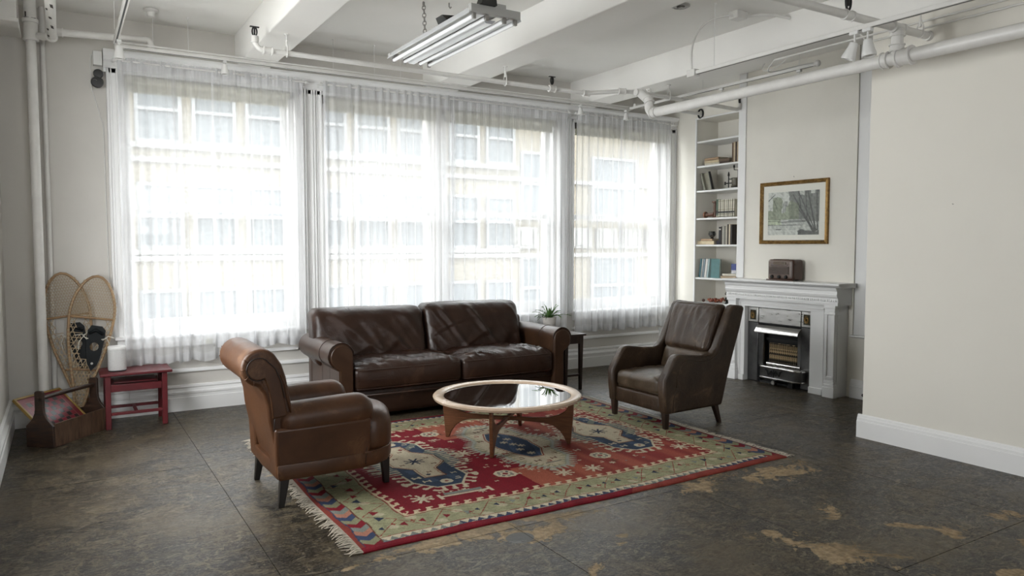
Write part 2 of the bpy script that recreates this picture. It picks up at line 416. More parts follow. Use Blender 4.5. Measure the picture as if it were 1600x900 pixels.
cor = MB().prism([(YW, 3.06), (YT, 3.06), (YT, 3.10), (YT-.012, 3.115), (YT-.012, 3.15), (YT-.03, 3.165), (YT-.03, 3.20), (YT-.055, 3.225), (YT-.06, 3.25), (YW, 3.252)], 'x', .352, 7.128)
struct('trim_9', cor, M['trim'], smooth='auto', ang=25)
# plaster ledge dust line above the cornice
# ------------------------------------------------------------------ windows
def win_glass():
    m = bpy.data.materials.new('window_glass'); m.use_nodes = True; t = m.node_tree
    for n in list(t.nodes): t.nodes.remove(n)
    o = t.nodes.new('ShaderNodeOutputMaterial'); tr = t.nodes.new('ShaderNodeBsdfTransparent'); gl = t.nodes.new('ShaderNodeBsdfGlossy'); mx = t.nodes.new('ShaderNodeMixShader'); fr = t.nodes.new('ShaderNodeFresnel')
    tr.inputs[0].default_value = (.71, .72, .72, 1); gl.inputs['Roughness'].default_value = .02; fr.inputs[0].default_value = 1.45
    g = t.nodes.new('ShaderNodeNewGeometry'); q = t.nodes.new('ShaderNodeMath'); q.operation = 'SUBTRACT'; q.use_clamp = True
    t.links.new(fr.outputs[0], q.inputs[0]); t.links.new(g.outputs['Backfacing'], q.inputs[1]); t.links.new(q.outputs[0], mx.inputs[0]); t.links.new(tr.outputs[0], mx.inputs[1]); t.links.new(gl.outputs[0], mx.inputs[2]); t.links.new(mx.outputs[0], o.inputs[0])
    return m
M['glass'] = win_glass()
M['clear_glass'] = win_glass()
M['clear_glass'].node_tree.nodes['Transparent BSDF'].inputs[0].default_value = (.97, .975, .97, 1)
def window(n, o0, o1, g0, g1):
    r = tag(thing('window_%d' % n, loc=((o0+o1)/2, 7.56, .73)), kind='structure')
    f = MB().box(o0, g0-.05, 7.47, 7.62, .70, 3.06).box(g1+.05, o1, 7.47, 7.62, .70, 3.06).box(g0-.05, g1+.05, 7.47, 7.62, 3.02, 3.06)
    f.box(g0-.075, g0-.05, 7.50, 7.53, .78, 3.02).box(g1+.05, g1+.075, 7.50, 7.53, .78, 3.02)
    f.build('jamb', M['trim'], r, bevel=.003)
    MB().box(g0-.05, g1+.05, 7.50, 7.65, .70, .745).build('sill', M['trim'], r, bevel=.003)
    u = MB().box(g0-.05, g0, 7.575, 7.61, 1.88, 3.02).box(g1, g1+.05, 7.575, 7.61, 1.88, 3.02).box(g0, g1, 7.575, 7.61, 2.955, 3.02).box(g0, g1, 7.575, 7.61, 1.88, 1.935)
    us = u.build('upper_sash', M['trim'], r, bevel=.003)
    l = MB().box(g0-.05, g0, 7.535, 7.57, .745, 1.93).box(g1, g1+.05, 7.535, 7.57, .745, 1.93).box(g0, g1, 7.535, 7.57, .745, .865).box(g0, g1, 7.535, 7.57, 1.87, 1.93)
    ls = l.build('lower_sash', M['trim'], r, bevel=.003)
    MB().box(g0-.005, g1+.005, 7.592, 7.596, 1.93, 2.96).build('pane', M['glass'], us)
    MB().box(g0-.005, g1+.005, 7.552, 7.556, .86, 1.875).build('pane', M['glass'], ls)
    w = (g0+g1)/2
    MB().box(w-.03, w+.03, 7.535, 7.56, 1.93, 1.945).box(w-.008, w+.03, 7.54, 7.555, 1.945, 1.958).build('sash_lock', M['zinc'], ls)
window(1, .466, 2.003, .56, 1.91)
window(2, 2.281, 3.61, 2.36, 3.53)
window(3, 3.65, 5.187, 3.75, 5.10)
window(4, 5.428, 7.005, 5.50, 6.93)
for k, (a, b) in enumerate(bays):
    struct('trim_%d' % (10+k), MB().box(a-.09 if k == 0 else a-.02, b+.02, 7.375, 7.52, .70, .73).box(a-.07 if k == 0 else a, b, 7.405, 7.45, .61, .70).box(a, b, 7.412, 7.45, .50, .53), M['trim'], bevel=.004)
# ------------------------------------------------------------------ the building across the street and the street
def brick_mat():
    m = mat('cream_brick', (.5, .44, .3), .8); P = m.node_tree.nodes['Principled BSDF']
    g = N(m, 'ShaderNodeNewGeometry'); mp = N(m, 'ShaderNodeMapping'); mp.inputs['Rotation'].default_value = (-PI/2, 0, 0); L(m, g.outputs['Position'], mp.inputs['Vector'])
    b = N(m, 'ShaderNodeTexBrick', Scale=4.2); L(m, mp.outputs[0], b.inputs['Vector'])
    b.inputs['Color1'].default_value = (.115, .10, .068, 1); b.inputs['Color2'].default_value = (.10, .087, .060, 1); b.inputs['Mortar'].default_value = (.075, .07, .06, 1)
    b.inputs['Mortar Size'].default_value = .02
    L(m, b.outputs['Color'], P.inputs['Base Color'])
    return m
M['brick'] = brick_mat(); M['stone'] = noisy('limestone', (.12, .118, .11), (.14, .138, .13), 3, (.7, .8))
M['far_glass'] = mat('far_window_glass', (.062, .070, .074), .4, 0, .2); M['far_frame'] = mat('far_window_frame', (.11, .115, .115), .5)
M['asphalt'] = noisy('asphalt', (.26, .255, .245), (.31, .305, .29), 1, (.7, .8))
bld = thing('brick_building', 'cream brick building with rows of sash windows seen across the street through the curtains', 'building', (10, 19, -12))
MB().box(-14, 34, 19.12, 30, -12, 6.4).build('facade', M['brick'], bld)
MB().box(-14, 34, 18.7, 19.2, 6.2, 6.7).box(-14, 34, 18.85, 19.2, 6.0, 6.2).build('roof_cornice', M['stone'], bld)
for z in (-1.4, 1.3, 3.6):
    MB().box(-14, 34, 19.0, 19.15, z-.12, z).build('string_course', M['stone'], bld)
def far_windows(spots, w, h):
    first = None
    for (x, zr) in spots:
        if first is None:
            fo = MB().box(x-w, x-w+.08, 19.04, 19.14, zr, zr+h).box(x+w-.08, x+w, 19.04, 19.14, zr, zr+h).box(x-w+.08, x+w-.08, 19.04, 19.14, zr+h-.08, zr+h).box(x-w+.08, x+w-.08, 19.04, 19.14, zr, zr+.09).box(x-w+.08, x+w-.08, 19.04, 19.14, zr+h*.48, zr+h*.53).build('window', M['far_frame'], bld)
            po = MB().box(x-w+.07, x+w-.07, 19.10, 19.115, zr+.05, zr+h-.05).build('pane', M['far_glass'], fo)
            so = MB().box(x-w-.1, x+w+.1, 18.98, 19.14, zr-.12, zr).build('window_sill', M['stone'], fo)
            first = (x, zr)
        else:
            c = fo.copy(); COL.objects.link(c); c.location = (x-first[0], 0, zr-first[1])
            for q in (po, so):
                d = q.copy(); COL.objects.link(d); d.parent = c
far_windows([(2.0+1.22*i+(.35 if i > 2 else 0)+(.35 if i > 5 else 0)-(3.5 if i < 0 else 0), z) for z in (1.45, 3.92, -1.05) for i in range(8)] + [(-2.0, z) for z in (1.45, 3.92, -1.05)] + [(-.4, z) for z in (1.45, 3.92, -1.05)], .50, 1.56)
far_windows([(x, z) for z in (2.45, -.75) for x in (12.9, 15.6, 18.3, 21.0)], .95, 1.95)
for k in range(9):
    x = 12.1+k*1.05
    MB().box(x-.42, x+.42, 18.99, 19.13, 1.45, 2.1).box(x-.2, x+.2, 18.94, 19.0, 1.55, 2.0).box(x-.34, x-.26, 18.95, 19.0, 1.5, 2.05).box(x+.26, x+.34, 18.95, 19.0, 1.5, 2.05).build('relief_panel', M['stone'], bld)
lw_ = tag(thing('window_5', loc=(-.52, 4.85, .9)), kind='structure')  # unseen side window, added to brighten the chimney breast and partition
MB().box(-.58, -.50, 4.1, 4.18, .9, 3.0).box(-.58, -.50, 5.72, 5.8, .9, 3.0).box(-.58, -.50, 4.18, 5.72, .9, .98).box(-.58, -.50, 4.18, 5.72, 2.92, 3.0).box(-.57, -.51, 4.18, 5.72, 1.92, 1.97).build('sash', M['trim'], lw_, bevel=.003)
MB().box(-.545, -.541, 4.17, 5.73, .97, 2.93).build('pane', M['clear_glass'], lw_)
struct('street', MB().box(-40, 60, -60, 60, -12.2, -12), M['asphalt'])

# ------------------------------------------------------------------ curtains
def sheer(name, dens):
    m = bpy.data.materials.new(name); m.use_nodes = True; t = m.node_tree
    for n in list(t.nodes): t.nodes.remove(n)
    o = t.nodes.new('ShaderNodeOutputMaterial'); tr = t.nodes.new('ShaderNodeBsdfTransparent'); di = t.nodes.new('ShaderNodeBsdfDiffuse'); tl = t.nodes.new('ShaderNodeBsdfTranslucent')
    tr.inputs[0].default_value = (1, 1, 1, 1)
    di.inputs[0].default_value = (.86, .865, .875, 1); tl.inputs[0].default_value = (.80, .805, .815, 1)
    md = t.nodes.new('ShaderNodeMixShader'); md.inputs[0].default_value = .50
    t.links.new(di.outputs[0], md.inputs[1]); t.links.new(tl.outputs[0], md.inputs[2])
    # threads cover more of the view the more obliquely the cloth is seen: cover = 1-(1-dens)^(1/cos)
    g = t.nodes.new('ShaderNodeNewGeometry'); dt = t.nodes.new('ShaderNodeVectorMath'); dt.operation = 'DOT_PRODUCT'
    t.links.new(g.outputs['Normal'], dt.inputs[0]); t.links.new(g.outputs['Incoming'], dt.inputs[1])
    ab = t.nodes.new('ShaderNodeMath'); ab.operation = 'ABSOLUTE'; t.links.new(dt.outputs['Value'], ab.inputs[0])
    mxm = t.nodes.new('ShaderNodeMath'); mxm.operation = 'MAXIMUM'; mxm.inputs[1].default_value = .12; t.links.new(ab.outputs[0], mxm.inputs[0])
    dv = t.nodes.new('ShaderNodeMath'); dv.operation = 'DIVIDE'; dv.inputs[0].default_value = 1; t.links.new(mxm.outputs[0], dv.inputs[1])
    pw = t.nodes.new('ShaderNodeMath'); pw.operation = 'POWER'; pw.inputs[0].default_value = 1-dens; t.links.new(dv.outputs[0], pw.inputs[1])
    ms = t.nodes.new('ShaderNodeMixShader'); t.links.new(pw.outputs[0], ms.inputs[0]); t.links.new(md.outputs[0], ms.inputs[1]); t.links.new(tr.outputs[0], ms.inputs[2])
    t.links.new(ms.outputs[0], o.inputs[0])
    return m
M['sheer'] = sheer('sheer_voile', .45); M['sheer_dense'] = sheer('sheer_voile_dense', .56); M['hem'] = sheer('voile_hem', .5)
def curtain(x0, x1, zb, label, seed, folds, dens='sheer', zt=3.15, y=7.325, amp=.026, top=None, flare=0.0):
    rnd = random.Random(seed)
    n = int((x1-x0)/.008); mrows = 26
    fr = [(rnd.uniform(.6, 1.5)*folds, rnd.uniform(0, 6.28), rnd.uniform(.4, 1)) for _ in range(5)]
    s = sum(a[2] for a in fr)
    def off(u, v):   # v: 0 top, 1 bottom
        w = 0
        for i, (f, p, a) in enumerate(fr):
            w += a*math.sin(2*PI*f*(u + .012*math.sin(v*2.3+p)) + p)
        w /= s
        g = math.sin(2*PI*folds*4.3*u + seed)*.35*max(0, 1-v*5)   # tight gathers at the rod pocket
        sharp = math.copysign(abs(w*1.9)**.7, w)
        return (sharp*amp*(.45+.75*v) + g*amp*.5)
    def hemz(u): return zb + .012*math.sin(u*folds*3.1+seed)
    V = []; Fc = []
    for j in range(mrows+1):
        v = j/mrows
        for i in range(n+1):
            u = i/n
            z = zt + (hemz(u)-zt)*v
            du = .010*math.sin(2*PI*u*folds*.8+seed*1.3)*v
            x = x0 + (x1-x0)*(u*(1+flare*v) + du)
            V.append((x, y + off(u, v), z))
    for j in range(mrows):
        for i in range(n):
            a = j*(n+1)+i; Fc.append((a, a+1, a+n+2, a+n+1))
    mb = MB().add(V, Fc)
    r = thing('curtain', label, 'curtain', ((x0+x1)/2, y, zb), group=None)
    mb.build('cloth', M[dens], r, smooth=True)
    # doubled hem at the foot and doubled pocket at the head
    for nm, va, vb in (('hem', 1-.085/(zt-zb), 1.0), ('rod_pocket', -.012, .03)):
        V = []; Fc = []
        for j in range(3):
            v = va + (vb-va)*j/2
            for i in range(n+1):
                u = i/n; z = zt + (hemz(u)-zt)*v; vv = max(0, v)
                du = .010*math.sin(2*PI*u*folds*.8+seed*1.3)*vv
                V.append((x0 + (x1-x0)*(u*(1+flare*vv)+du), y - .003 + off(u, vv), z))
        for j in range(2):
            for i in range(n):
                a = j*(n+1)+i; Fc.append((a, a+1, a+n+2, a+n+1))
        MB().add(V, Fc).build(nm, M['hem'], r, smooth=True)
    # side selvedges
    for uu in (0.0, 1.0):
        V = []; Fc = []
        for j in range(mrows+1):
            v = j/mrows
            for k in (0, 1):
                u = uu + (.012/(x1-x0))*(k if uu == 0 else -k)
                z = zt + (hemz(u)-zt)*v; du = .010*math.sin(2*PI*u*folds*.8+seed*1.3)*v
                V.append((x0 + (x1-x0)*(u*(1+flare*v)+du), y - .004 + off(u, v), z))
        for j in range(mrows): Fc.append((2*j, 2*j+1, 2*j+3, 2*j+2))
        MB().add(V, Fc).build('selvedge', M['hem'], r)
    return r
curtain(.455, .905, .475, 'narrow sheer white curtain at the left edge of the leftmost window above the red bench', 3, 4, flare=.02)
curtain(.888, 1.24, .475, 'narrowest sheer white curtain, in the middle of the leftmost window', 5, 3, y=7.338)
curtain(1.222, 2.06, .575, 'sheer white curtain over the right half of the leftmost window behind the rolled-back armchair', 8, 6)
curtain(2.265, 3.72, .50, 'finely pleated sheer white curtain behind the left half of the sofa', 11, 17, 'sheer_dense', amp=.024)
curtain(3.69, 5.255, .50, 'sheer white curtain behind the right half of the sofa and the fern', 17, 13, 'sheer', amp=.024, y=7.338)
curtain(5.40, 6.10, .475, 'sheer white curtain over the left half of the rightmost window', 23, 6, 'sheer')
curtain(6.09, 6.93, .475, 'sheer white curtain over the right half of the rightmost window beside the wing chair', 29, 7, 'sheer_dense')
for (a, b, lb) in ((.43, 2.10, 'thin white curtain rod above the leftmost window'), (2.24, 5.28, 'long white curtain rod above the middle window bay behind the sofa'), (5.39, 6.99, 'thin white curtain rod above the rightmost window')):
    r = thing('curtain_rod', lb, 'curtain rod', ((a+b)/2, 7.325, 3.14))
    MB().tube([(a, 7.325, 3.15), (b, 7.325, 3.15)], .009, 10).build('rod', M['white_plastic'], r, smooth='auto')
    for q in (a, b):
        MB().tube([(q-.012, 7.325, 3.15), (q+.012, 7.325, 3.15)], .016, 10).build('finial', M['white_plastic'], r, smooth='auto')
        MB().box(q-.006, q+.006, 7.325, 7.41, 3.143, 3.157).box(q-.012, q+.012, 7.40, 7.42, 3.12, 3.18).build('bracket', M['white_plastic'], r)
for (a, b, lb) in ((.50, 1.98, 'rolled-up beige roller shade at the head of the leftmost window'), (2.30, 3.62, 'rolled-up beige roller shade at the head of the middle bay, left window'), (3.64, 5.16, 'rolled-up beige roller shade at the head of the middle bay, right window'), (5.45, 6.99, 'rolled-up beige roller shade at the head of the rightmost window')):
    r = thing('roller_shade', lb, 'roller shade', ((a+b)/2, 7.44, 2.95))
    MB().tube([(a+.02, 7.44, 3.02), (b-.02, 7.44, 3.02)], .034, 16).build('roll', M['shade'], r, smooth='auto')
    MB().box(a+.03, b-.03, 7.470, 7.474, 2.93, 3.02).box(a+.03, b-.03, 7.462, 7.482, 2.915, 2.932).build('fabric_tail', M['shade'], r)
    for q in (a+.01, b-.01): MB().box(q-.006, q+.006, 7.40, 7.475, 2.985, 3.056).build('bracket', M['zinc'], r)
r = thing('pull_cord', 'thin white pull cord looped down the right jamb of the rightmost window', 'cord', (6.985, 7.40, 1.4))
MB().tube([(6.975, 7.40, 2.98), (6.972, 7.40, 1.36), (6.985, 7.40, 1.33), (6.998, 7.40, 1.36), (6.995, 7.40, 2.98)], .003, 6).build('cord', M['white_plastic'], r)

# ------------------------------------------------------------------ pipes
def arc(c, r, a0, a1, pl, n=8):
    o = []
    for i in range(n+1):
        a = a0+(a1-a0)*i/n; x, y = r*math.cos(a), r*math.sin(a)
        p = {'xz': (x, 0, y), 'yz': (0, x, y), 'xy': (x, y, 0)}[pl]; o.append((c[0]+p[0], c[1]+p[1], c[2]+p[2]))
    return o
def coupling(r, p, d, rad, ln, m=None):
    p = Vector(p); d = Vector(d).normalized()
    t = MB(); t.tube([p-d*ln/2, p-d*ln*.36, p-d*ln*.34, p+d*ln*.34, p+d*ln*.36, p+d*ln/2], [rad, rad, rad*.86, rad*.86, rad, rad], 14)
    return t.build('coupling', m or M['pipe'], r, smooth='auto')
# sprinkler branch parallel to the windows
r = thing('sprinkler_pipe', 'long white pipe hung under the beams parallel to the windows, ending at the chimney breast', 'pipe', (4, 6.1, 3.1))
R_ = .021
pth = arc((1.42, 6.12, 3.17), .07, PI, 1.5*PI, 'xz', 6) + [(2.5, 6.12, 3.10), (4.62, 6.12, 3.10), (4.90, 5.92, 3.115), (5.10, 5.86, 3.115), (6.74, 6.03, 3.125)] + [(6.785, 6.032, 3.14), (6.80, 6.035, 3.17), (6.80, 6.035, 3.20)]
MB().tube(pth, R_, 12).build('pipe', M['pipe'], r, smooth='auto')
for p, d in (((1.45, 6.12, 3.10), (1, 0, 0)), ((4.62, 6.12, 3.10), (1, 0, 0)), ((4.20, 6.12, 3.10), (1, 0, 0)), ((4.92, 5.91, 3.115), (1, -.3, 0)), ((5.13, 5.863, 3.115), (1, .1, 0))):
    coupling(r, p, d, .034, .075)
MB().tube([(1.35, 6.12, 3.15), (1.35, 6.12, 3.20)], .03, 12).build('elbow_collar', M['pipe'], r, smooth='auto')
def hanger_ring(r, c, R1=.03, w=.006):
    MB().tube([(c[0]+R1*math.cos(a)*.6, c[1], c[2]+R1*math.sin(a)*1.25) for a in [2*PI*i/14 for i in range(14)]], w, 6, closed=True).box(c[0]-.035, c[0]+.035, c[1]-.012, c[1]+.012, c[2]+.034, c[2]+.040).box(c[0]-.006, c[0]+.006, c[1]-.006, c[1]+.006, c[2]-.03, c[2]+.04).build('hanger_ring', M['black'], r)
hanger_ring(r, (1.35, 6.12, 3.235)); hanger_ring(r, (4.20, 6.12, 3.18)); hanger_ring(r, (6.80, 6.04, 3.235))
def rod_hanger(r, x, y, z0, z1):
    MB().tube([(x, y, z0+.07), (x, y, z1)], .006, 8).lathe([(.022, z1-.006), (.022, z1)], (x, y, 0), 12).build('hanger_rod', M['pipe'], r, smooth='auto')
    MB().tube([(x, y-.027, z0), (x, y-.024, z0+.05), (x, y-.008, z0+.08)], .005, 6).tube([(x, y+.027, z0), (x, y+.024, z0+.05), (x, y+.008, z0+.08)], .005, 6).tube([(x, y+.028*math.sin(a), z0+.028*math.cos(a)) for a in [PI*.5+PI*i/8 for i in range(9)]], .005, 6).tube([(x, y, z0+.05), (x, y, z0+.10)], .011, 8).build('hanger_loop', M['pipe'], r)
rod_hanger(r, 1.60, 6.12, 3.10, 3.25); rod_hanger(r, 3.66, 6.12, 3.10, 3.25); rod_hanger(r, 5.56, 5.908, 3.12, 3.25)
# feed main along the partition
r = thing('sprinkler_main', 'thick white pipe running overhead along the right partition wall', 'pipe', (5.10, 3, 2.88))
MX = 5.08
MB().tube([(MX, -3.35, 2.87), (MX, 5.60, 2.87)] + arc((MX, 5.60, 2.95), .08, -PI/2, 0, 'yz', 6) + [(MX, 5.68, 3.0), (MX, 5.80, 3.09)], .046, 18).build('pipe', M['pipe'], r, smooth='auto')
coupling(r, (MX, 5.60, 2.87), (0, 1, 0), .058, .07); coupling(r, (MX, 5.685, 3.0), (0, .5, 1), .056, .06); coupling(r, (MX, 5.81, 3.10), (1, 0, 0), .034, .13)
coupling(r, (MX, 3.04, 2.87), (0, 1, 0), .068, .11); coupling(r, (MX, 3.18, 2.87), (0, 1, 0), .062, .05)
MB().tube([(MX, 3.10, 2.87), (MX, 3.10, 3.07)], .04, 16).build('riser', M['pipe'], r, smooth='auto')
coupling(r, (MX, 3.10, 2.94), (0, 0, 1), .054, .05); coupling(r, (MX, 3.10, 3.04), (0, 0, 1), .054, .04)
r = thing('cross_pipe', 'white pipe crossing the ceiling at upper right, tied into the thick overhead main', 'pipe', (4.5, 3.1, 3.08))
MB().tube([(1.2, 3.12, 3.08), (5.455, 3.10, 3.08)], .027, 14).build('pipe', M['pipe'], r, smooth='auto')
MB().tube([(5.44, 3.10, 3.08), (5.474, 3.10, 3.08)], .036, 14).build('wall_plate', M['pipe'], r, smooth='auto')
coupling(r, (MX, 3.10, 3.08), (1, 0, 0), .040, .13); coupling(r, (4.52, 3.105, 3.08), (1, 0, 0), .036, .09)
rod_hanger(r, 5.36, 3.10, 3.08, 3.245)
hanger_ring(r, (4.52, 3.105, 3.17), .045, .008)
# second branch into the right wall
r = thing('branch_pipe', 'short white pipe entering the right wall above the bookshelf through a black ring', 'pipe', (6.9, 6.97, 3.25))
MB().tube([(6.0, 6.97, 3.25), (7.125, 6.97, 3.25)], .021, 12).build('pipe', M['pipe'], r, smooth='auto')
MB().tube([(7.118, 6.97+.042*math.cos(a), 3.25+.055*math.sin(a)) for a in [2*PI*i/18 for i in range(18)]], .011, 8, closed=True).build('wall_ring', M['black'], r)
# left corner pipes
r = thing('riser_pipe', 'thick white vertical pipe standing in the left corner', 'pipe', (-.165, 7.2, 0))
MB().tube([(-.165, 7.2, 0), (-.165, 7.2, 3.54)], .036, 18).build('pipe', M['pipe'], r, smooth='auto')
MB().tube([(-.165, 7.2, 3.36), (-.165, 7.2, 3.54)], .044, 18).build('upper_pipe', M['pipe'], r, smooth='auto')
MB().tube([(-.165, 7.2, 3.20), (-.165, 7.2, 3.215), (-.165, 7.2, 3.218), (-.165, 7.2, 3.34), (-.165, 7.2, 3.343), (-.165, 7.2, 3.37)], [.056, .056, .05, .05, .058, .058], 18).build('tee_fitting', M['pipe'], r, smooth='auto')
MB().tube([(-.13, 7.19, 3.24), (-.02, 7.14, 3.24)], .028, 12).build('nipple', M['pipe'], r, smooth='auto')
MB().box(-.205, -.125, 7.157, 7.163, 3.372, 3.376).box(-.20, -.19, 7.16, 7.164, 3.38, 3.42).build('chipped_paint', M['chip'], r)
r = thing('slim_riser', 'slim white vertical pipe close to the wall beside the thick corner pipe', 'pipe', (-.090, 7.425, 0))
MB().tube([(-.090, 7.425, 0), (-.090, 7.425, 3.54)], .020, 14).build('pipe', M['pipe'], r, smooth='auto')
r = thing('corner_branch_pipe', 'white horizontal pipe from the corner riser ending in a down-turned sprinkler above the leftmost window', 'pipe', (.3, 7.1, 3.28))
MB().tube([(0, 7.1, 3.27), (.66, 7.1, 3.30)] + arc((.66, 7.1, 3.265), .04, PI/2, 0, 'xz', 5) + [(.70, 7.1, 3.235)], .028, 12).build('pipe', M['pipe'], r, smooth='auto')
coupling(r, (.03, 7.1, 3.272), (1, 0, 0), .036, .06); MB().tube([(.70, 7.1, 3.26), (.70, 7.1, 3.245), (.70, 7.1, 3.24), (.70, 7.1, 3.215), (.70, 7.1, 3.21)], [.036, .036, .02, .02, .03], 12).build('sprinkler_head', M['pipe'], r, smooth='auto')
r = thing('chipped_pipe', 'white pipe with flaking paint running from the left corner overhead towards the viewer', 'pipe', (-.02, 6, 3.22))
MB().tube([(-.02, -3.3, 3.2), (-.02, 7.06, 3.22)] + arc((-.02, 7.06, 3.26), .04, -PI/2, 0, 'yz', 5) , .034, 14).build('pipe', M['pipe'], r, smooth='auto')
coupling(r, (-.02, 7.08, 3.225), (0, 1, .2), .043, .08)
ch = MB(); rr = random.Random(4)
for i in range(9):
    y = 6.95 - i*.19 + rr.uniform(-.05, .05); a = rr.uniform(-2.3, -1.2); l = rr.uniform(.02, .06)
    x = -.02+.0345*math.cos(a); z = 3.219+.0345*math.sin(a)
    ch.hexa([(x-.010, y-l, z-.001), (x+.008, y-l*.6, z-.001), (x+.012, y+l, z-.001), (x-.006, y+l*.5, z-.001)], [(x-.010, y-l, z+.001), (x+.008, y-l*.6, z+.001), (x+.012, y+l, z+.001), (x-.006, y+l*.5, z+.001)])
tag(ch.build('bare_patches', M['chip'], r), kind='stuff')

# ------------------------------------------------------------------ track lighting and conduit
def track_head(r_label, x, y, ztop, tilt=0, drop=.06, s=1.0, face=0):
    r = thing('track_spotlight', r_label, 'spotlight', (x, y, ztop))
    MB().box(x-.018*s, x+.018*s, y-.03*s, y+.03*s, ztop-.022, ztop).build('adapter', M['white_plastic'], r, bevel=.003)
    MB().tube([(x, y, ztop-.02), (x, y, ztop-drop)], .006*s, 8).build('stem', M['white_plastic'], r)
    b = MB().lathe([(.012*s, .0), (.026*s, -.006*s), (.03*s, -.03*s), (.038*s, -.07*s), (.046*s, -.10*s), (.044*s, -.112*s), (.036*s, -.112*s), (.034*s, -.10*s), (.0, -.098*s)], (0, 0, 0), 18)
    R = Matrix.Translation((x, y, ztop-drop)) @ Matrix.Rotation(face, 4, 'Z') @ Matrix.Rotation(tilt, 4, 'X')
    b.xf(R).build('lamp_head', M['white_plastic'], r, smooth='auto')
    MB().lathe([(.022*s, -.100*s), (.022*s, -.106*s), (0, -.108*s)], (0, 0, 0), 14).xf(R).build('bulb', M['zinc'], r, smooth='auto')
    return r
def track(label, a, b, w=.034, h=.03, axis='y'):
    r = thing('light_track', label, 'track', ((a[0]+b[0])/2, (a[1]+b[1])/2, a[2]))
    if axis == 'y': mb = MB().box(a[0]-w/2, a[0]+w/2, a[1], b[1], a[2]-h, a[2]); sl = MB().box(a[0]-.006, a[0]+.006, a[1]+.05, b[1]-.05, a[2]-h-.001, a[2]-h+.002)
    else: mb = MB().box(a[0], b[0], a[1]-w/2, a[1]+w/2, a[2]-h, a[2]); sl = MB().box(a[0]+.05, b[0]-.05, a[1]-.006, a[1]+.006, a[2]-h-.001, a[2]-h+.002)
    mb.build('channel', M['pipe'], r, bevel=.003); sl.build('slot', M['black'], r)
    return r
def wire(r, x, y, z0, z1, rad=.0025):
    MB().tube([(x, y, z0), (x, y, z1)], rad, 5).lathe([(.008, z1-.012), (.012, z1)], (x, y, 0), 8).build('suspension_wire', M['white_plastic'], r)
r = track('white light track running above the window cornice across the whole bay', (.45, 7.10, 3.235), (6.05, 7.10, 3.235), .05, .028, 'x')
MB().tube([(.47, 7.06, 3.245), (6.02, 7.06, 3.245)], .008, 8).build('conduit', M['pipe'], r, smooth='auto')
for q in (1.0, 2.30, 3.0): wire(r, q, 7.10, 3.235, 3.54)
wire(r, .72, 7.10, 3.235, 3.54); wire(r, 2.72, 7.1, 3.235, 3.54)
MB().box(.425, .46, 7.06, 7.14, 3.19, 3.26).build('end_feed', M['pipe'], r, bevel=.003)
track_head('small white spotlight on the track above the leftmost window', 1.30, 7.10, 3.207, 0, .03, .8)
track_head('small white spotlight on the window track just left of the rightmost window', 5.28, 7.10, 3.207, 0, .03, .8)
track_head('small white spotlight on the window track near the right wall corner', 5.98, 7.10, 3.207, 0, .03, .8)
r = track('white light track at upper left running towards the window track', (.425, -2.0, 3.23), (.425, 6.95, 3.23), .036, .03)
wire(r, .40, 6.6, 3.23, 3.54); 
track_head('white cylinder spotlight hanging at the far end of the left ceiling track', .44, 6.80, 3.20, 0, .045, .95)
r = track('white light track hung on wires below the ceiling at upper right', (4.65, -1.5, 3.03), (4.65, 4.66, 3.03), .036, .03)
wire(r, 4.65, 4.41, 3.03, 3.54); wire(r, 4.65, 1.9, 3.03, 3.54)
MB().box(4.615, 4.685, 4.60, 4.69, 2.985, 3.045).build('end_feed', M['pipe'], r, bevel=.004)
track_head('left one of the two white spotlights side by side on the upper right track', 4.65, 3.14, 3.0, .35, .07, 1.05, .3)
track_head('right one of the two white spotlights side by side on the upper right track', 4.65, 3.045, 3.0, -.12, .07, 1.05, .2)
r = track('shorter white light track in front of the chimney breast', (6.0, 4.42, 3.235), (6.0, 7.04, 3.235), .034, .028)
wire(r, 6.0, 4.62, 3.235, 3.54); wire(r, 6.0, 5.85, 3.235, 3.54)
MB().sphere((6.0, 4.42, 3.225), .03, 10, 6).build('end_cap', M['pipe'], r, smooth='auto')
track_head('white spotlight on the short track above the left side of the bookshelf', 6.0, 5.58, 3.205, 0, .05, .8)
track_head('white spotlight on the short track above the framed picture', 6.0, 4.62, 3.205, 0, .05, .8)
# conduit arcs
def bez(p0, p1, p2, p3, n=16):
    o = []
    for i in range(n+1):
        t = i/n; o.append(tuple((1-t)**3*p0[k]+3*(1-t)**2*t*p1[k]+3*(1-t)*t*t*p2[k]+t**3*p3[k] for k in range(3)))
    return o
r = thing('flexible_conduit', 'grey flexible conduit arching from a ceiling box down to the end of the light track', 'conduit', (4.8, 4.5, 3.3))
MB().tube(bez((4.65, 4.66, 3.04), (4.63, 4.70, 3.35), (4.72, 4.62, 3.50), (4.93, 4.47, 3.50)), .009, 8).build('hose', M['pipe'], r, smooth='auto')
MB().box(4.93, 5.05, 4.42, 4.52, 3.475, 3.54).build('junction_box', M['pipe'], r, bevel=.005)
MB().tube([(5.05, 4.46, 3.505), (5.16, 4.38, 3.52), (5.28, 4.31, 3.515), (5.385, 4.25, 3.49)], .013, 8).build('hose', M['pipe'], r, smooth='auto')
r = thing('wall_conduit', 'pair of thin white conduits running under the beam edge along the right partition wall', 'conduit', (5.44, 3, 3.17))
MB().tube([(5.445, -3.3, 3.19), (5.445, 4.45, 3.19)], .008, 8).build('conduit', M['pipe'], r, smooth='auto')
MB().tube([(5.45, -3.3, 3.14), (5.45, 3.55, 3.14), (5.50, 3.6, 3.16), (5.52, 3.7, 3.26)], .008, 8).build('conduit', M['pipe'], r, smooth='auto')
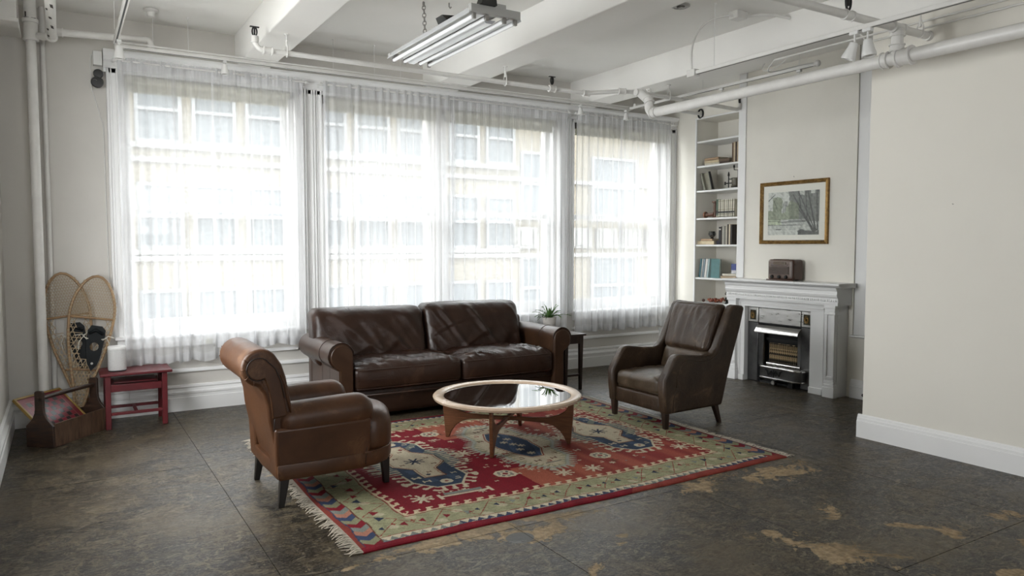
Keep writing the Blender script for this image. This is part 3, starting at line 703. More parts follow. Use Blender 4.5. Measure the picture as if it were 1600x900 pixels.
MB().tube(bez((5.445, 4.45, 3.19), (5.5, 4.7, 3.05), (5.7, 4.6, 3.18), (5.98, 4.45, 3.23)), .006, 6).tube(bez((5.445, 4.3, 3.19), (5.6, 4.6, 3.10), (5.6, 4.8, 3.16), (5.69, 4.75, 3.26)), .004, 6).build('loose_cable', M['white_plastic'], r)

# ------------------------------------------------------------------ fluorescent fixture
fr = thing('fluorescent_light', 'four-tube white fluorescent strip light hanging on chains below the ceiling', 'ceiling light', (2.33, 4.75, 2.98))
X0, X1, Y0, Y1, Z = 2.20, 2.56, 4.10, 5.44, 3.0
MB().box(X0, X1, Y0-.012, Y0+.03, Z-.005, Z+.045).build('end_plate', M['fixture'], fr, bevel=.003)
MB().box(X0, X1, Y1-.03, Y1+.01, Z-.0, Z+.03).build('end_plate', M['fixture'], fr, bevel=.003)
MB().box(X0+.1, X1-.1, Y0, Y1, Z+.03, Z+.075).build('ballast_housing', M['fixture'], fr, bevel=.004)
xs4 = [X0+.035, X0+.125, X0+.255, X0+.335]
for k, x in enumerate(xs4):
    MB().tube([(x, Y0+.03, Z-.022), (x, Y1-.03, Z-.022)], .0135, 14).build('fluorescent_tube', M['tube'], fr, smooth='auto')
    for yy in (Y0+.018, Y1-.018):
        MB().box(x-.012, x+.012, yy-.01, yy+.01, Z-.04, Z+.0).build('tube_socket', M['zinc'], fr, bevel=.003)
for a, b, c, d in ((X0-.01, X0+.02, Z-.012, Z+.035), (X0+.045, X0+.085, Z-.005, Z+.03), (X0+.085, X0+.115, Z+.03, Z-.005), (X1-.075, X1-.045, Z-.01, Z+.03), (X1-.02, X1+.012, Z+.035, Z-.012)):
    MB().prism([(a, c), (b, d), (b, d+.004), (a, c+.004)], 'y', Y0, Y1).build('reflector', M['reflector'], fr)
MB().prism([(X0+.14, Z-.01), (X0+.17, Z-.028), (X0+.21, Z-.028), (X0+.235, Z-.01), (X0+.235, Z-.004), (X0+.14, Z-.004)], 'y', Y0+.10, Y1-.01).build('centre_reflector', M['reflector'], fr)
def chain(r, a, b, s=.035, m='zinc'):
    a, b = Vector(a), Vector(b); n = max(2, int((b-a).length/(s*.78))); d = (b-a)/n
    mb = MB()
    for i in range(n):
        c = a + d*(i+.5); z = d.normalized(); u = z.orthogonal().normalized()
        if i % 2: u = z.cross(u)
        mb.tube([c + u*math.cos(t)*s*.28 + z*math.sin(t)*s*.52 for t in [2*PI*k/10 for k in range(10)]], s*.075, 5, closed=True)
    mb.build('chain', M[m], r)
chain(fr, (2.59, 5.634, 3.54), (2.50, 5.40, 3.03), .05)
MB().tube([(2.59, 5.634, 3.54), (2.59, 5.634, 3.50)], .01, 6).build('ceiling_hook', M['zinc'], fr)
chain(fr, (2.36, 4.13, 3.06), (2.39, 4.22, 3.54), .05, 'black')
MB().hexa([(2.26, 4.06, 3.045), (2.37, 4.06, 3.045), (2.37, 4.14, 3.045), (2.26, 4.14, 3.045)], [(2.31, 4.08, 3.2), (2.36, 4.08, 3.2), (2.36, 4.12, 3.2), (2.31, 4.12, 3.2)]).build('power_plug', M['black'], fr)
MB().hexa([(2.30, 4.60, 3.075), (2.38, 4.60, 3.075), (2.38, 4.75, 3.075), (2.30, 4.75, 3.075)], [(2.26, 4.62, 3.12), (2.36, 4.62, 3.13), (2.36, 4.72, 3.13), (2.26, 4.72, 3.12)]).build('ballast_box', M['black'], fr)
# ceiling details
r = thing('ceiling_hook', 'small bare hook in the ceiling right of the hanging chain', 'hook', (2.72, 5.5, 3.52))
MB().tube([(2.78, 5.55, 3.54), (2.78, 5.55, 3.51), (2.79, 5.55, 3.50), (2.80, 5.55, 3.51)], .006, 6).build('hook', M['zinc'], r)
r = thing('smoke_detector', 'round grey fitting with a dark broken centre on the ceiling between two beams', 'ceiling fitting', (4.45, 4.6, 3.53))
MB().lathe([(.075, 3.54), (.078, 3.53), (.06, 3.522), (.055, 3.53)], (4.45, 4.6, 0), 20).build('ring', M['fixture'], r, smooth='auto')
MB().lathe([(0, 3.526), (.052, 3.532), (.05, 3.54)], (4.45, 4.6, 0), 12).build('opening', M['chip'], r); MB().box(4.43, 4.46, 4.57, 4.62, 3.515, 3.53).build('bracket', M['zinc'], r)
r = thing('ceiling_patch', 'rough hole with crumbling white plaster in the underside of the right beam', 'plaster hole', (5.50, 6.2, 3.24))
rr = random.Random(9); mb = MB()
for i in range(26):
    a = rr.uniform(0, 6.28); d = rr.uniform(.03, .085); mb.sphere((5.52+d*math.cos(a), 6.25+d*1.3*math.sin(a), 3.247), rr.uniform(.010, .024), 6, 4)
tag(mb.build('plaster_crumbs', M['ceiling'], r), kind='stuff')
MB().lathe([(.05, 3.2495), (.045, 3.244), (0, 3.242)], (5.52, 6.25, 0), 12).build('hole', mat('rubble', (.16, .11, .06), .9), r)
r = thing('ceiling_disc', 'small round white plate on the ceiling near the left corner pipe', 'ceiling fitting', (.70, 7.2, 3.5))
MB().lathe([(.04, 3.54), (.06, 3.535), (.06, 3.52), (.035, 3.51), (.03, 3.475), (0, 3.47)], (.70, 7.0, 0), 18).build('plate', M['pipe'], r, smooth='auto')
# things on the window wall
r = thing('junction_box', 'white metal box on the wall beside the upper left corner of the leftmost window', 'electrical box', (.315, 7.42, 3.10))
MB().box(.275, .345, 7.385, 7.45, 3.105, 3.225).build('box', M['white_plastic'], r, bevel=.004)
MB().tube([(.28, 7.44, 3.21), (.262, 7.44, 3.19), (.255, 7.44, 3.1), (.262, 7.44, 2.9), (.34, 7.44, 2.6), (.345, 7.44, 1.6), (.352, 7.44, 1.0)], .003, 6).build('cable', M['white_plastic'], r)
r = thing('security_camera', 'black two-disc device fixed to the wall below the white box beside the leftmost window', 'camera', (.30, 7.40, 2.92))
MB().lathe([(.0, 7.36), (.036, 7.364), (.040, 7.38), (.036, 7.41), (.015, 7.41), (.015, 7.45)], (.312, 0, 3.03), 20, 'y').build('upper_disc', M['black'], r, smooth='auto')
MB().lathe([(.0, 7.35), (.044, 7.354), (.05, 7.37), (.044, 7.39), (0, 7.395)], (.302, 0, 2.955), 20, 'y').build('lower_disc', M['black'], r, smooth='auto')
MB().box(.30, .314, 7.37, 7.385, 2.96, 3.03).build('neck', M['black'], r)
MB().tube([(.27, 7.347, 2.965), (.285, 7.346, 2.972), (.30, 7.347, 2.965)], .003, 6).build('glint_arc', M['chrome'], r)  # chrome arc on the disc face, shaped to stand in for a glint
r = thing('wall_outlet', 'beige double power outlet at the end of the wall trim beside the wing chair', 'outlet', (6.95, 7.44, .30))
MB().box(6.87, 6.93, 7.395, 7.45, .315, .435).build('raceway_box', M['white_plastic'], r, bevel=.004); MB().box(6.94, 7.04, 7.405, 7.45, .305, .43).build('cover_plate', M['white_plastic'], r, bevel=.004)
for z in (.345, .392): MB().box(6.972, 7.008, 7.40, 7.407, z-.014, z+.014).box(6.98, 6.984, 7.3995, 7.401, z-.006, z+.006).build('receptacle', M['shade'], r)
r = thing('sill_block', 'small grey block stuck on the apron under the leftmost window', 'block', (1.16, 7.40, .615)); MB().box(1.135, 1.185, 7.375, 7.41, .62, .67).build('block', M['shade'], r, bevel=.004)

# ------------------------------------------------------------------ upholstery helpers
def loft(mb, outline, levels, cap=True):
    cx = sum(p[0] for p in outline)/len(outline); cy = sum(p[1] for p in outline)/len(outline); n = len(outline); v = []
    for s, z in levels:
        for i, p in enumerate(outline):
            v.append((cx+(p[0]-cx)*s, cy+(p[1]-cy)*s, z))
    f = []
    for k in range(len(levels)-1):
        a, b = k*n, (k+1)*n
        f += [(a+j, a+(j+1) % n, b+(j+1) % n, b+j) for j in range(n)]
    f += [tuple(range(n-1, -1, -1)), tuple((len(levels)-1)*n+j for j in range(n))]
    return mb.add(v, f)
def rrect(x0, x1, y0, y1, r, n=6):
    o = []
    for cx, cy, a in ((x1-r, y0+r, -PI/2), (x1-r, y1-r, 0), (x0+r, y1-r, PI/2), (x0+r, y0+r, PI)):
        o += [(cx+r*math.cos(a+PI/2*i/n), cy+r*math.sin(a+PI/2*i/n)) for i in range(n+1)]
    return o
def wn(x, y, z): return noise.noise(Vector((x, y, z)))
def ridge(x, y, z): return max(0, 1-abs(wn(x, y, z))*4.5)
def welt(r, pts, m, rad=.006, name='piping', closed=True):
    return MB().tube(pts, rad, 8, closed=closed).build(name, m, r, smooth=True)
def loop_xy(x0, x1, y0, y1, z, rad, f=None):
    return [(p[0], p[1], z + (f(p) if f else 0)) for p in rrect(x0, x1, y0, y1, rad, 5)]
def subdiv_path(pts, n=6):
    o = []
    for a, b in zip(pts, pts[1:]+pts[:1]):
        for i in range(n): o.append(tuple(a[k]+(b[k]-a[k])*i/n for k in range(3)))
    return o

# ------------------------------------------------------------------ sofa
sofa = thing('sofa', 'dark brown leather two-cushion sofa with rolled arms in front of the middle windows', 'sofa', (3.17, 6.6, 0))
ls, la = M['sofa'], M['sofa_arm']
MB().rbox((3.18, 6.64, .155), (2.24, .93, .235), .03, 8).build('base', ls, sofa, smooth=True, weld=True)
welt(sofa, [(2.13, 6.155, .225), (3.2, 6.150, .222), (4.235, 6.155, .225)], ls, .010, 'front_lip', False)
MB().rbox((3.17, 6.99, .43), (2.34, .17, .74), .06, 10).build('back_frame', la, sofa, smooth=True, weld=True)
for x0 in (2.02, 4.26):
    for y0 in (6.24, 6.95): MB().box(x0, x0+.06, y0, y0+.06, 0.013 if y0 < 6.1 else 0, .05).build('foot', M['ebony'], sofa)
def arm_prof(inner, sgn):   # sgn -1: arm lies to the left of its inner face
    c = inner + sgn*.108; cz = .595; R = .113
    p = [(inner, .045), (inner, cz)]
    for i in range(1, 17):
        a = i/16*1.30*PI; p.append((c - sgn*R*math.cos(a), cz + R*math.sin(a)))
    p += [(inner+sgn*.125, .47), (inner+sgn*.125, .045)]
    return p
for inner, sgn in ((2.13, -1), (4.238, 1)):
    pr = arm_prof(inner, sgn)
    a = MB().prism(pr, 'y', 6.135, 7.07).build('arm', la, sofa, bevel=.012, seg=3, ang=50)
    cx = inner+sgn*.108
    # rounded front facing and its welt
    ins = [(inner+sgn*.055 + (x-(inner+sgn*.055))*.90, .33+(z-.33)*.955) for x, z in pr]
    MB().prism(ins, 'y', 6.118, 6.14).build('front_panel', la, a, bevel=.008, seg=2, ang=50)
    welt(a, [(x, 6.136, z) for x, z in pr[1:-2]], M['sofa'], .0055, closed=False)
    for yy in (6.40,):
        sm = [(cx + (x-cx)*1.012, yy, .595+(z-.595)*1.012) for x, z in pr[1:18]]
        MB().tube(sm, .003, 6).build('seam', M['seam'], a)
    if sgn < 0:
        for yy in (6.40, 6.62): MB().box(inner-.1262, inner-.1245, yy, yy+.004, .06, .48).build('side_seam', M['seam'], a)
def seat_cushion(x0, x1, seed):
    cx, cy, sx, sy, sz = (x0+x1)/2, 6.50, x1-x0, .76, .215
    def fn(p, n):
        u, v = 2*p.x/sx, 2*p.y/sy; q = p.copy()
        cr = (1-min(1, abs(u))**4)*(1-min(1, abs(v))**5)
        if p.z > 0:
            q.z += .050*cr*(.5+p.z/sz)
            w = ridge(p.x*5+seed, p.y*9+p.x*6, seed)*.022 + ridge(p.x*11+seed, p.y*5-p.x*7, seed+4)*.012
            edge = 1-min(1, abs(v))**8
            q.z += (w-.008)*edge*(.35+.65*abs(v if v < 0 else v*.5)+.3*abs(u))
            q.z += .008*wn(p.x*3, p.y*3, seed)
        if p.y < 0: q.y -= .022*(1-min(1, abs(u))**6)*(1-abs(2*p.z/sz)**2) ; q.y += .006*wn(p.x*8, p.z*5+p.x*6, seed)*max(0, -v)
        return q
    c = MB().rbox((cx, cy, .372), (sx, sy, sz), .05, 64, fn).build('seat_cushion', ls, sofa, smooth=True, weld=True)
    for zz in (.452, .288):
        pts = []
        for p in rrect(x0+.012, x1-.012, cy-sy/2+.008, cy+sy/2-.02, .05, 5):
            pts.append((p[0], p[1], zz))
        pts = subdiv_path(pts, 3)
        pts = [(x, y-.012*(1-min(1, abs(2*(x-cx)/sx))**6) if y < cy else y, z) for x, y, z in pts]
        welt(c, pts, ls, .007)
seat_cushion(2.132, 3.188, 1.3); seat_cushion(3.194, 4.236, 5.7)
def back_cushion(x0, x1, seed, zt=.955, zb=.43):
    cx, sx, sz = (x0+x1)/2, x1-x0, zt-zb; sy = .25
    def fn(p, n):
        u, w = 2*p.x/sx, 2*p.z/sz; q = p.copy()
        cr = (1-min(1, abs(u))**4)*(1-min(1, abs(w))**4)
        if p.y < 0:
            q.y -= .045*cr
            a = math.atan2(p.z-.05, p.x+.05); rr = math.hypot(p.x, p.z)
            f = ridge(p.x*3.2+seed+p.z*2.5, p.z*1.4+p.x*.8, seed)*.020 + ridge(p.x*2.2-p.z*3, p.z*2.2+seed, seed+2)*.012 + ridge(p.x*7+p.z*5, p.z*1.6, seed+5)*.006
            q.y -= (f-.010)*(1-min(1, abs(u))**10)*(1-min(1, abs(w))**10)
        q.z += .010*math.sin(p.x*2.6+seed)*(1 if p.z > 0 else 0) + .006*wn(p.x*5, 1, seed)
        q.y += (w+1)*.065
        return q
    c = MB().rbox((cx, 6.74, (zt+zb)/2), (sx, sy, sz), .075, 64, fn).build('back_cushion', ls, sofa, smooth=True, weld=True)
    r = .05
    pts = []
    for s in (-1, 1):
        pl = []
        for p in rrect(-sx/2+.018, sx/2-.018, -sz/2+.018, sz/2-.016, .06, 5):
            q = fn(Vector((p[0], s*(sy/2-.035), p[1])), None)
            pl.append((q.x+cx, q.y+6.74 + (.02 if s < 0 else -.01), q.z+(zt+zb)/2+(.006 if p[1] > 0 else 0)))
        welt(c, pl, ls, .008)
back_cushion(1.955, 3.075, 2.2, .945); back_cushion(3.085, 4.19, 8.4, .955)

# ------------------------------------------------------------------ rolled-back armchair, left
ch = thing('armchair', 'cognac brown leather armchair with a rolled back at the left end of the rug', 'armchair', (1.42, 4.68, 0))
lc = M['club']
out = [(1.035, 4.315), (1.30, 4.305), (1.56, 4.315), (1.66, 4.345), (1.755, 4.41), (1.815, 4.51), (1.838, 4.62), (1.84, 4.68), (1.838, 4.74), (1.815, 4.85), (1.755, 4.95), (1.66, 5.015), (1.56, 5.045), (1.30, 5.055), (1.035, 5.045), (1.02, 4.68)]
loft(MB(), out, [(.90, .168), (.975, .170), (.992, .18), (1, .20), (1, .255), (.992, .262)]).build('seat_rail', lc, ch, smooth='auto', ang=50)
so = [(1.20, 4.50), (1.55, 4.44), (1.62, 4.37), (1.70, 4.365), (1.77, 4.42), (1.825, 4.52), (1.85, 4.62), (1.853, 4.68), (1.85, 4.74), (1.825, 4.84), (1.77, 4.94), (1.70, 4.995), (1.62, 4.99), (1.55, 4.92), (1.20, 4.86)]
loft(MB(), so, [(.93, .255), (.985, .262), (1.0, .28), (1.01, .33), (1.005, .38), (.975, .43), (.92, .465), (.82, .49), (.65, .505), (.4, .512), (.15, .514)]).build('seat_cushion', lc, ch, smooth=True, sub=1)
welt(ch, [(1.43+(p[0]-1.43)*1.002, 4.68+(p[1]-4.68)*1.002, .262) for p in out[2:13]], lc, .006, 'rail_welt', False)
for s, yc in ((-1, 4.405), (1, 4.955)):
    def fa(p, n, s=s):
        q = p.copy(); u = p.x/.33
        q.z += .010*math.sin(p.x*4) - .012*max(0, u)**3
        if abs(u) < .9: q.y += .0
        return q
    a = MB().rbox((1.338, yc+s*-.012, .512), (.625, .215, .216), .10, 26, fa).build('arm', lc, ch, smooth=True, weld=True)
    MB().hexa([(1.03, yc-.080, .17), (1.60, yc-.080, .17), (1.60, yc+.080, .17), (1.03, yc+.080, .17)], [(1.02, yc-.094, .48), (1.61, yc-.094, .48), (1.61, yc+.094, .48), (1.02, yc+.094, .48)]).build('side_panel', lc, ch, bevel=.02, seg=3)
    ysid = yc+s*.0865
    welt(a, [(1.615, ysid-s*.012, .42), (1.60, ysid-s*.008, .40), (1.575, ysid-s*.002, .27), (1.57, ysid, .19)], M['seam'], .003, 'front_seam', False)
def sprof():
    p = [(1.07, .172), (1.045, .28), (1.015, .42), (.995, .52), (.985, .62), (.965, .69)]
    cx, cz, R = .955, .842, .110
    for i in range(15):
        a = math.radians(-100 - i*(215/14)); p.append((cx+R*math.cos(a), cz+R*math.sin(a)))
    p += [(1.075, .855), (1.098, .78), (1.115, .68), (1.14, .55), (1.19, .42), (1.22, .30), (1.22, .172)]
    return p
sp = sprof()
b = MB().prism(sp, 'y', 4.335, 5.025).build('back', lc, ch, bevel=.022, seg=4, ang=60)
for s, yy in ((-1, 4.335), (1, 5.025)):
    nine = [(.940+.066*math.cos(a), .838+.066*math.sin(a)) for a in [math.radians(-62-i*19) for i in range(15)]] + [(1.035, .835), (1.062, .76), (1.082, .66), (1.10, .55), (1.015, .54), (1.005, .64), (.992, .72)]
    MB().prism(nine, 'y', yy-.010, yy+.010).build('facing_panel', lc, b, bevel=.008, seg=3, ang=60)
    welt(b, [(x, yy+s*.008, z) for x, z in nine[:-4]], M['seam'], .0035, 'facing_seam', False)
    welt(b, [(1.062, yy+s*.004, .80), (1.085, yy+s*.004, .74), (1.10, yy+s*.004, .65), (1.12, yy+s*.004, .56)], lc, .006, 'facing_welt', False)
    for k in range(5):
        a = math.radians(150+k*32)
        MB().tube([(.945+.072*math.cos(a), yy+s*.004, .842+.072*math.sin(a)), (.957+.105*math.cos(a), yy+s*.002, .842+.105*math.sin(a)), (.957+.112*math.cos(a), yy-s*.012, .842+.112*math.sin(a))], .003, 5).build('pleat', lc, b, smooth=True)
    welt(b, [(1.032, yy+s*.003, .60), (1.02, yy+s*.004, .48), (1.05, yy+s*.004, .36), (1.08, yy+s*.004, .25), (1.085, yy+s*.004, .175)], M['seam'], .003, 'back_seam', False)
def leg(r, top, bot, wt, wb, m, h0):
    t = [(top[0]-wt, top[1]-wt, h0), (top[0]+wt, top[1]-wt, h0), (top[0]+wt, top[1]+wt, h0), (top[0]-wt, top[1]+wt, h0)]
    bz = bot[2]; q = [(bot[0]-wb, bot[1]-wb, bz), (bot[0]+wb, bot[1]-wb, bz), (bot[0]+wb, bot[1]+wb, bz), (bot[0]-wb, bot[1]+wb, bz)]
    return MB().hexa(q, t).build('leg', m, r, bevel=.004)
leg(ch, (1.085, 4.37), (1.06, 4.36, 0), .027, .017, M['ebony'], .18); leg(ch, (1.085, 4.985), (1.055, 4.975, 0), .027, .017, M['ebony'], .18)
leg(ch, (1.75, 4.46), (1.752, 4.445, .0125), .026, .018, M['ebony'], .18); leg(ch, (1.75, 4.90), (1.752, 4.915, .0125), .026, .018, M['ebony'], .18)

# ------------------------------------------------------------------ wing armchair, right
wg = thing('armchair', 'worn dark brown leather wing armchair with sloping arms in front of the fireplace', 'armchair', (4.62, 4.85, 0))
lw = M['wing']
side = [(4.225, .142), (4.205, .30), (4.202, .43), (4.318, .605), (4.345, .630), (4.39, .634), (4.45, .626), (4.58, .607), (4.70, .600), (4.77, .615), (4.815, .665), (4.85, .74), (4.91, .86), (4.975, .99), (5.00, 1.015), (5.04, 1.025), (5.125, 1.015), (5.15, 1.00), (5.10, .82), (5.02, .60), (4.955, .40), (4.905, .22), (4.885, .155)]
for s, y0, y1 in ((-1, 4.475, 4.565), (1, 5.145, 5.225)):
    a = MB().prism(side, 'y', y0, y1).build('side_wing', lw, wg, bevel=.022, seg=4, ang=55)
    yy = y0 if s < 0 else y1
    insd = [(x, yy+s*.001, z) for x, z in [(4.34, .36), (4.345, .45), (4.40, .56), (4.45, .585), (4.60, .565), (4.72, .56), (4.80, .60), (4.86, .68)]]
    welt(a, insd, lw, .005, 'arm_welt', False)
    welt(a, [(4.34, yy+s*.001, .36), (4.31, yy+s*.001, .28), (4.30, yy+s*.001, .15)], M['seam'], .0025, 'front_seam', False)
MB().rbox((4.565, 4.855, .213), (.66, .60, .14), .02, 8).build('seat_rail', M['wing'], wg, smooth=True, weld=True)
def fw(p, n):
    q = p.copy(); u, v = 2*p.x/.62, 2*p.y/.575
    if p.z > 0:
        q.z += .028*(1-min(1, abs(u))**4)*(1-min(1, abs(v))**4) + .006*wn(p.x*7, p.y*7, 2) + .006*ridge(p.x*8, p.y*5, 3)
    if p.x < 0: q.x -= .012*(1-min(1, abs(v))**4)
    return q
c = MB().rbox((4.545, 4.855, .352), (.62, .575, .135), .045, 36, fw).build('seat_cushion', M['wing_seat'], wg, smooth=True, weld=True)
for zz in (.402, .296): welt(c, subdiv_path(loop_xy(4.245, 4.84, 4.578, 5.132, zz, .04), 2), M['wing_seat'], .006)
MB().hexa([(4.80, 4.55, .20), (4.93, 4.55, .16), (4.93, 5.16, .16), (4.80, 5.16, .20)], [(4.985, 4.55, 1.0), (5.115, 4.55, 1.0), (5.115, 5.16, 1.0), (4.985, 5.16, 1.0)]).build('back_frame', lw, wg, bevel=.03, seg=4)
def fb(p, n):
    q = p.copy(); v, w = 2*p.y/.56, 2*p.z/.42
    if p.x < 0:
        q.x -= .030*(1-min(1, abs(v))**3)*(1-min(1, abs(w))**4)
        q.x -= (ridge(p.y*9+p.z*.8, p.z*1.6, 1)*.010+ridge(p.y*17, p.z*2.0, 5)*.005)*(1-min(1, abs(w))**6)
    q.y *= 1 + .04*w
    q.x += .36*p.z
    return q
c = MB().rbox((4.915, 4.855, .815), (.12, .56, .42), .05, 40, fb).build('back_cushion', lw, wg, smooth=True, weld=True)
pl = []
for p in rrect(-.268, .268, -.198, .198, .06, 5):
    q = fb(Vector((-.03, p[0], p[1])), None); pl.append((q.x+4.915-.012, q.y+4.855, q.z+.815))
welt(c, pl, lw, .006)
def fl2(p, n):
    q = p.copy(); v = 2*p.y/.56
    if p.x < 0: q.x -= .02*(1-min(1, abs(v))**3)
    q.x += .32*p.z; return q
MB().rbox((4.845, 4.855, .52), (.14, .56, .22), .05, 16, fl2).build('lumbar_cushion', M['wing_seat'], wg, smooth=True, weld=True)
leg(wg, (4.255, 4.518), (4.262, 4.518, .0125), .026, .019, M['dark_wood'], .16); leg(wg, (4.255, 5.18), (4.262, 5.18, .0125), .026, .019, M['dark_wood'], .16)
leg(wg, (4.82, 4.51), (4.875, 4.50, 0), .025, .016, M['dark_wood'], .17); leg(wg, (4.82, 5.18), (4.875, 5.19, 0), .025, .016, M['dark_wood'], .17)

# ------------------------------------------------------------------ round coffee table
CX, CY = 2.955, 4.915
ct = thing('coffee_table', 'round walnut coffee table with a dark mirror-like glass top and pale raised rim', 'table', (CX, CY, .0125))
MB().lathe([(.497, .366), (.500, .3795), (.508, .386), (.545, .392), (.572, .389), (.583, .378), (.578, .362), (.555, .353), (.50, .352), (.497, .356)], (CX, CY, 0), 72, closed=True).build('rim', M['rim_wood'], ct, smooth='auto')
MB().lathe([(0, .366), (.4965, .366), (.4965, .376), (0, .376)], (CX, CY, 0), 72).build('glass_top', M['table_glass'], ct, smooth='auto')
MB().lathe([(.470, .348), (.50, .348), (.50, .362), (.470, .362)], (CX, CY, 0), 48, closed=True).build('apron_ring', M['walnut'], ct, smooth='auto')
def arcleg(ang):
    lo = []; hi = []
    T = lambda r, z: (r, z)
    outer = [(.505, .0125), (.515, .12), (.525, .24), (.53, .352)]
    inner_top = [(.500, .352), (.488, .312), (.462, .270), (.41, .236), (.33, .213), (.2, .206), (.0, .205)]
    inner_bot = [(.0, .176), (.2, .173), (.30, .168), (.37, .148), (.42, .112), (.455, .065), (.478, .0125)]
    poly = outer + inner_top + inner_bot
    mb = MB().prism(poly, 'y', -.014, .014)
    mb.xf(Matrix.Translation((CX, CY, 0)) @ Matrix.Rotation(ang, 4, 'Z'))
    return mb.build('leg', M['walnut'], ct, bevel=.005, seg=2)
for k in range(4): arcleg(math.radians(46 + 90*k))
MB().lathe([(0, .172), (.022, .173), (.024, .18), (.024, .203), (.020, .209), (0, .209)], (CX, CY, 0), 16).build('hub', M['walnut'], ct, smooth='auto')

# ------------------------------------------------------------------ side table and fern
st = thing('side_table', 'narrow dark wood side table squeezed between the right sofa arm and the window', 'table', (4.63, 6.6, 0))
MB().box(4.47, 4.76, 6.27, 6.90, .585, .605).build('table_top', M['dark_wood'], st, bevel=.004)
MB().box(4.49, 4.735, 6.30, 6.32, .50, .585).box(4.49, 4.735, 6.85, 6.87, .50, .585).box(4.715, 4.735, 6.32, 6.85, .50, .585).box(4.49, 4.51, 6.32, 6.85, .50, .585).build('apron', M['dark_wood'], st, bevel=.003)
for x in (4.505, 4.70):
    for y in (6.312, 6.86): leg(st, (x+.015, y), (x+.01, y, 0), .022, .015, M['dark_wood'], .585)
MB().box(4.52, 4.72, 6.305, 6.325, .15, .172).box(4.52, 4.72, 6.85, 6.87, .15, .172).build('stretcher', M['dark_wood'], st)
pt = thing('potted_fern', 'small green fern in a white pot on the side table behind the sofa arm', 'plant', (4.60, 6.74, .605))
MB().lathe([(.0, .606), (.058, .606), (.062, .612), (.078, .74), (.080, .752), (.074, .752), (.070, .735), (0, .732)], (4.60, 6.74, 0), 28).build('pot', M['pot'], pt, smooth='auto')
MB().lathe([(0, .742), (.068, .738)], (4.60, 6.74, 0), 16).build('soil', M['soil'], pt)
rr = random.Random(12)
def frond(az, L_, h, droop):
    c = Vector((4.60, 6.74, .742)); d = Vector((math.cos(az), math.sin(az), 0)); n = 12; V = []; Fc = []
    side = Vector((-d.y, d.x, 0)); w0 = .009+.004*rr.random()
    for i in range(n+1):
        t = i/n
        p = c + d*(.015+L_*t) + Vector((0, 0, h*math.sin(min(t*1.5, 1.7))*.95 - droop*t*t))
        w = w0*(math.sin(PI*min(1, t*.9+.12))**.6)*(1-t**3)
        z = .004*math.sin(i*2.1)
        V += [tuple(p+side*w+Vector((0, 0, .003+z))), tuple(p-Vector((0, 0, .001))), tuple(p-side*w+Vector((0, 0, .003-z)))]
    for i in range(n):
        a = 3*i; Fc += [(a, a+1, a+4, a+3), (a+1, a+2, a+5, a+4)]
        # small leaflets along the blade
        if 1 < i < n:
            for sg in (-1, 1):
                p = Vector(V[a+1]); q = p + side*sg*(.020*(1-i/n)+.006) + d*.012 + Vector((0, 0, .004))
                k = len(V); V += [tuple(p-d*.004), tuple(p+d*.006), tuple(q)]; Fc.append((k, k+1, k+2))
    o = MB().add(V, Fc).build('frond', M['fern'], pt)
for k in range(34):
    az = k*2.39996 + rr.uniform(-.2, .2); e = rr.random()
    if e < .35: frond(az, rr.uniform(.05, .09), rr.uniform(.12, .165), rr.uniform(0, .01))
    elif e < .7: frond(az, rr.uniform(.10, .15), rr.uniform(.09, .13), rr.uniform(.02, .05))
    else: frond(az, rr.uniform(.13, .17), rr.uniform(.07, .09), rr.uniform(.05, .10))
frond(-.35, .24, .075, .055); frond(2.9, .19, .10, .03)

# ------------------------------------------------------------------ red bench and speaker
bn = thing('bench', 'small dark red painted wooden bench under the leftmost window', 'bench', (.51, 7.15, 0))
rp = M['red_paint']
MB().box(.235, .785, 6.945, 7.345, .452, .474).build('seat_board', rp, bn, bevel=.005)
for x in (.268, .700):
    for y in (6.965, 7.285): MB().hexa([(x, y, 0), (x+.042, y, 0), (x+.042, y+.035, 0), (x, y+.035, 0)], [(x+.004, y, .452), (x+.046, y, .452), (x+.046, y+.035, .452), (x+.004, y+.035, .452)]).build('leg', rp, bn, bevel=.003)
MB().box(.31, .70, 6.972, 6.992, .315, .375).build('front_rail', rp, bn, bevel=.003)
MB().box(.31, .70, 7.295, 7.315, .315, .375).build('back_rail', rp, bn, bevel=.003)
MB().box(.275, .31, 7.0, 7.29, .40, .452).box(.705, .74, 7.0, 7.29, .40, .452).build('end_rail', rp, bn, bevel=.003)
for y in (6.974, 7.295): MB().box(.31, .70, y, y+.02, .115, .140).build('stretcher', rp, bn, bevel=.003)
MB().box(.49, .515, 6.99, 7.30, .118, .138).build('cross_stretcher', rp, bn, bevel=.003)
MB().box(.34, .67, 7.0, 7.28, .385, .392).build('slat', rp, bn, bevel=.002)
spk = thing('speaker', 'white rounded wireless speaker standing on the left end of the red bench', 'speaker', (.375, 7.12, .474))
o_ = rrect(.303, .443, 7.045, 7.195, .055, 6)
loft(MB(), o_, [(.92, .475), (.97, .478), (1, .49), (1, .655), (1.0, .66)]).build('body', noisy('perforated_white_grille', (.50, .50, .49), (.60, .60, .59), 160, (.5, .6), .3, 300), spk, smooth='auto')
loft(MB(), o_, [(.97, .660), (1.0, .664), (1.0, .678), (.97, .684), (.9, .686)]).build('top_cap', M['white_plastic'], spk, smooth='auto')
loft(MB(), o_, [(.97, .4745), (1.003, .478), (1.003, .484), (.98, .486)]).build('base_band', M['rubber'], spk)
r = thing('power_adapter', 'white plug and cable hanging on the wall under the red bench top', 'cable', (.47, 7.38, .2))
MB().tube(bez((.44, 7.19, .56), (.46, 7.38, .52), (.43, 7.37, .40), (.47, 7.38, .36))+bez((.47, 7.38, .36), (.52, 7.38, .28), (.45, 7.37, .2), (.49, 7.375, .14)), .003, 6).build('cable', M['white_plastic'], r)
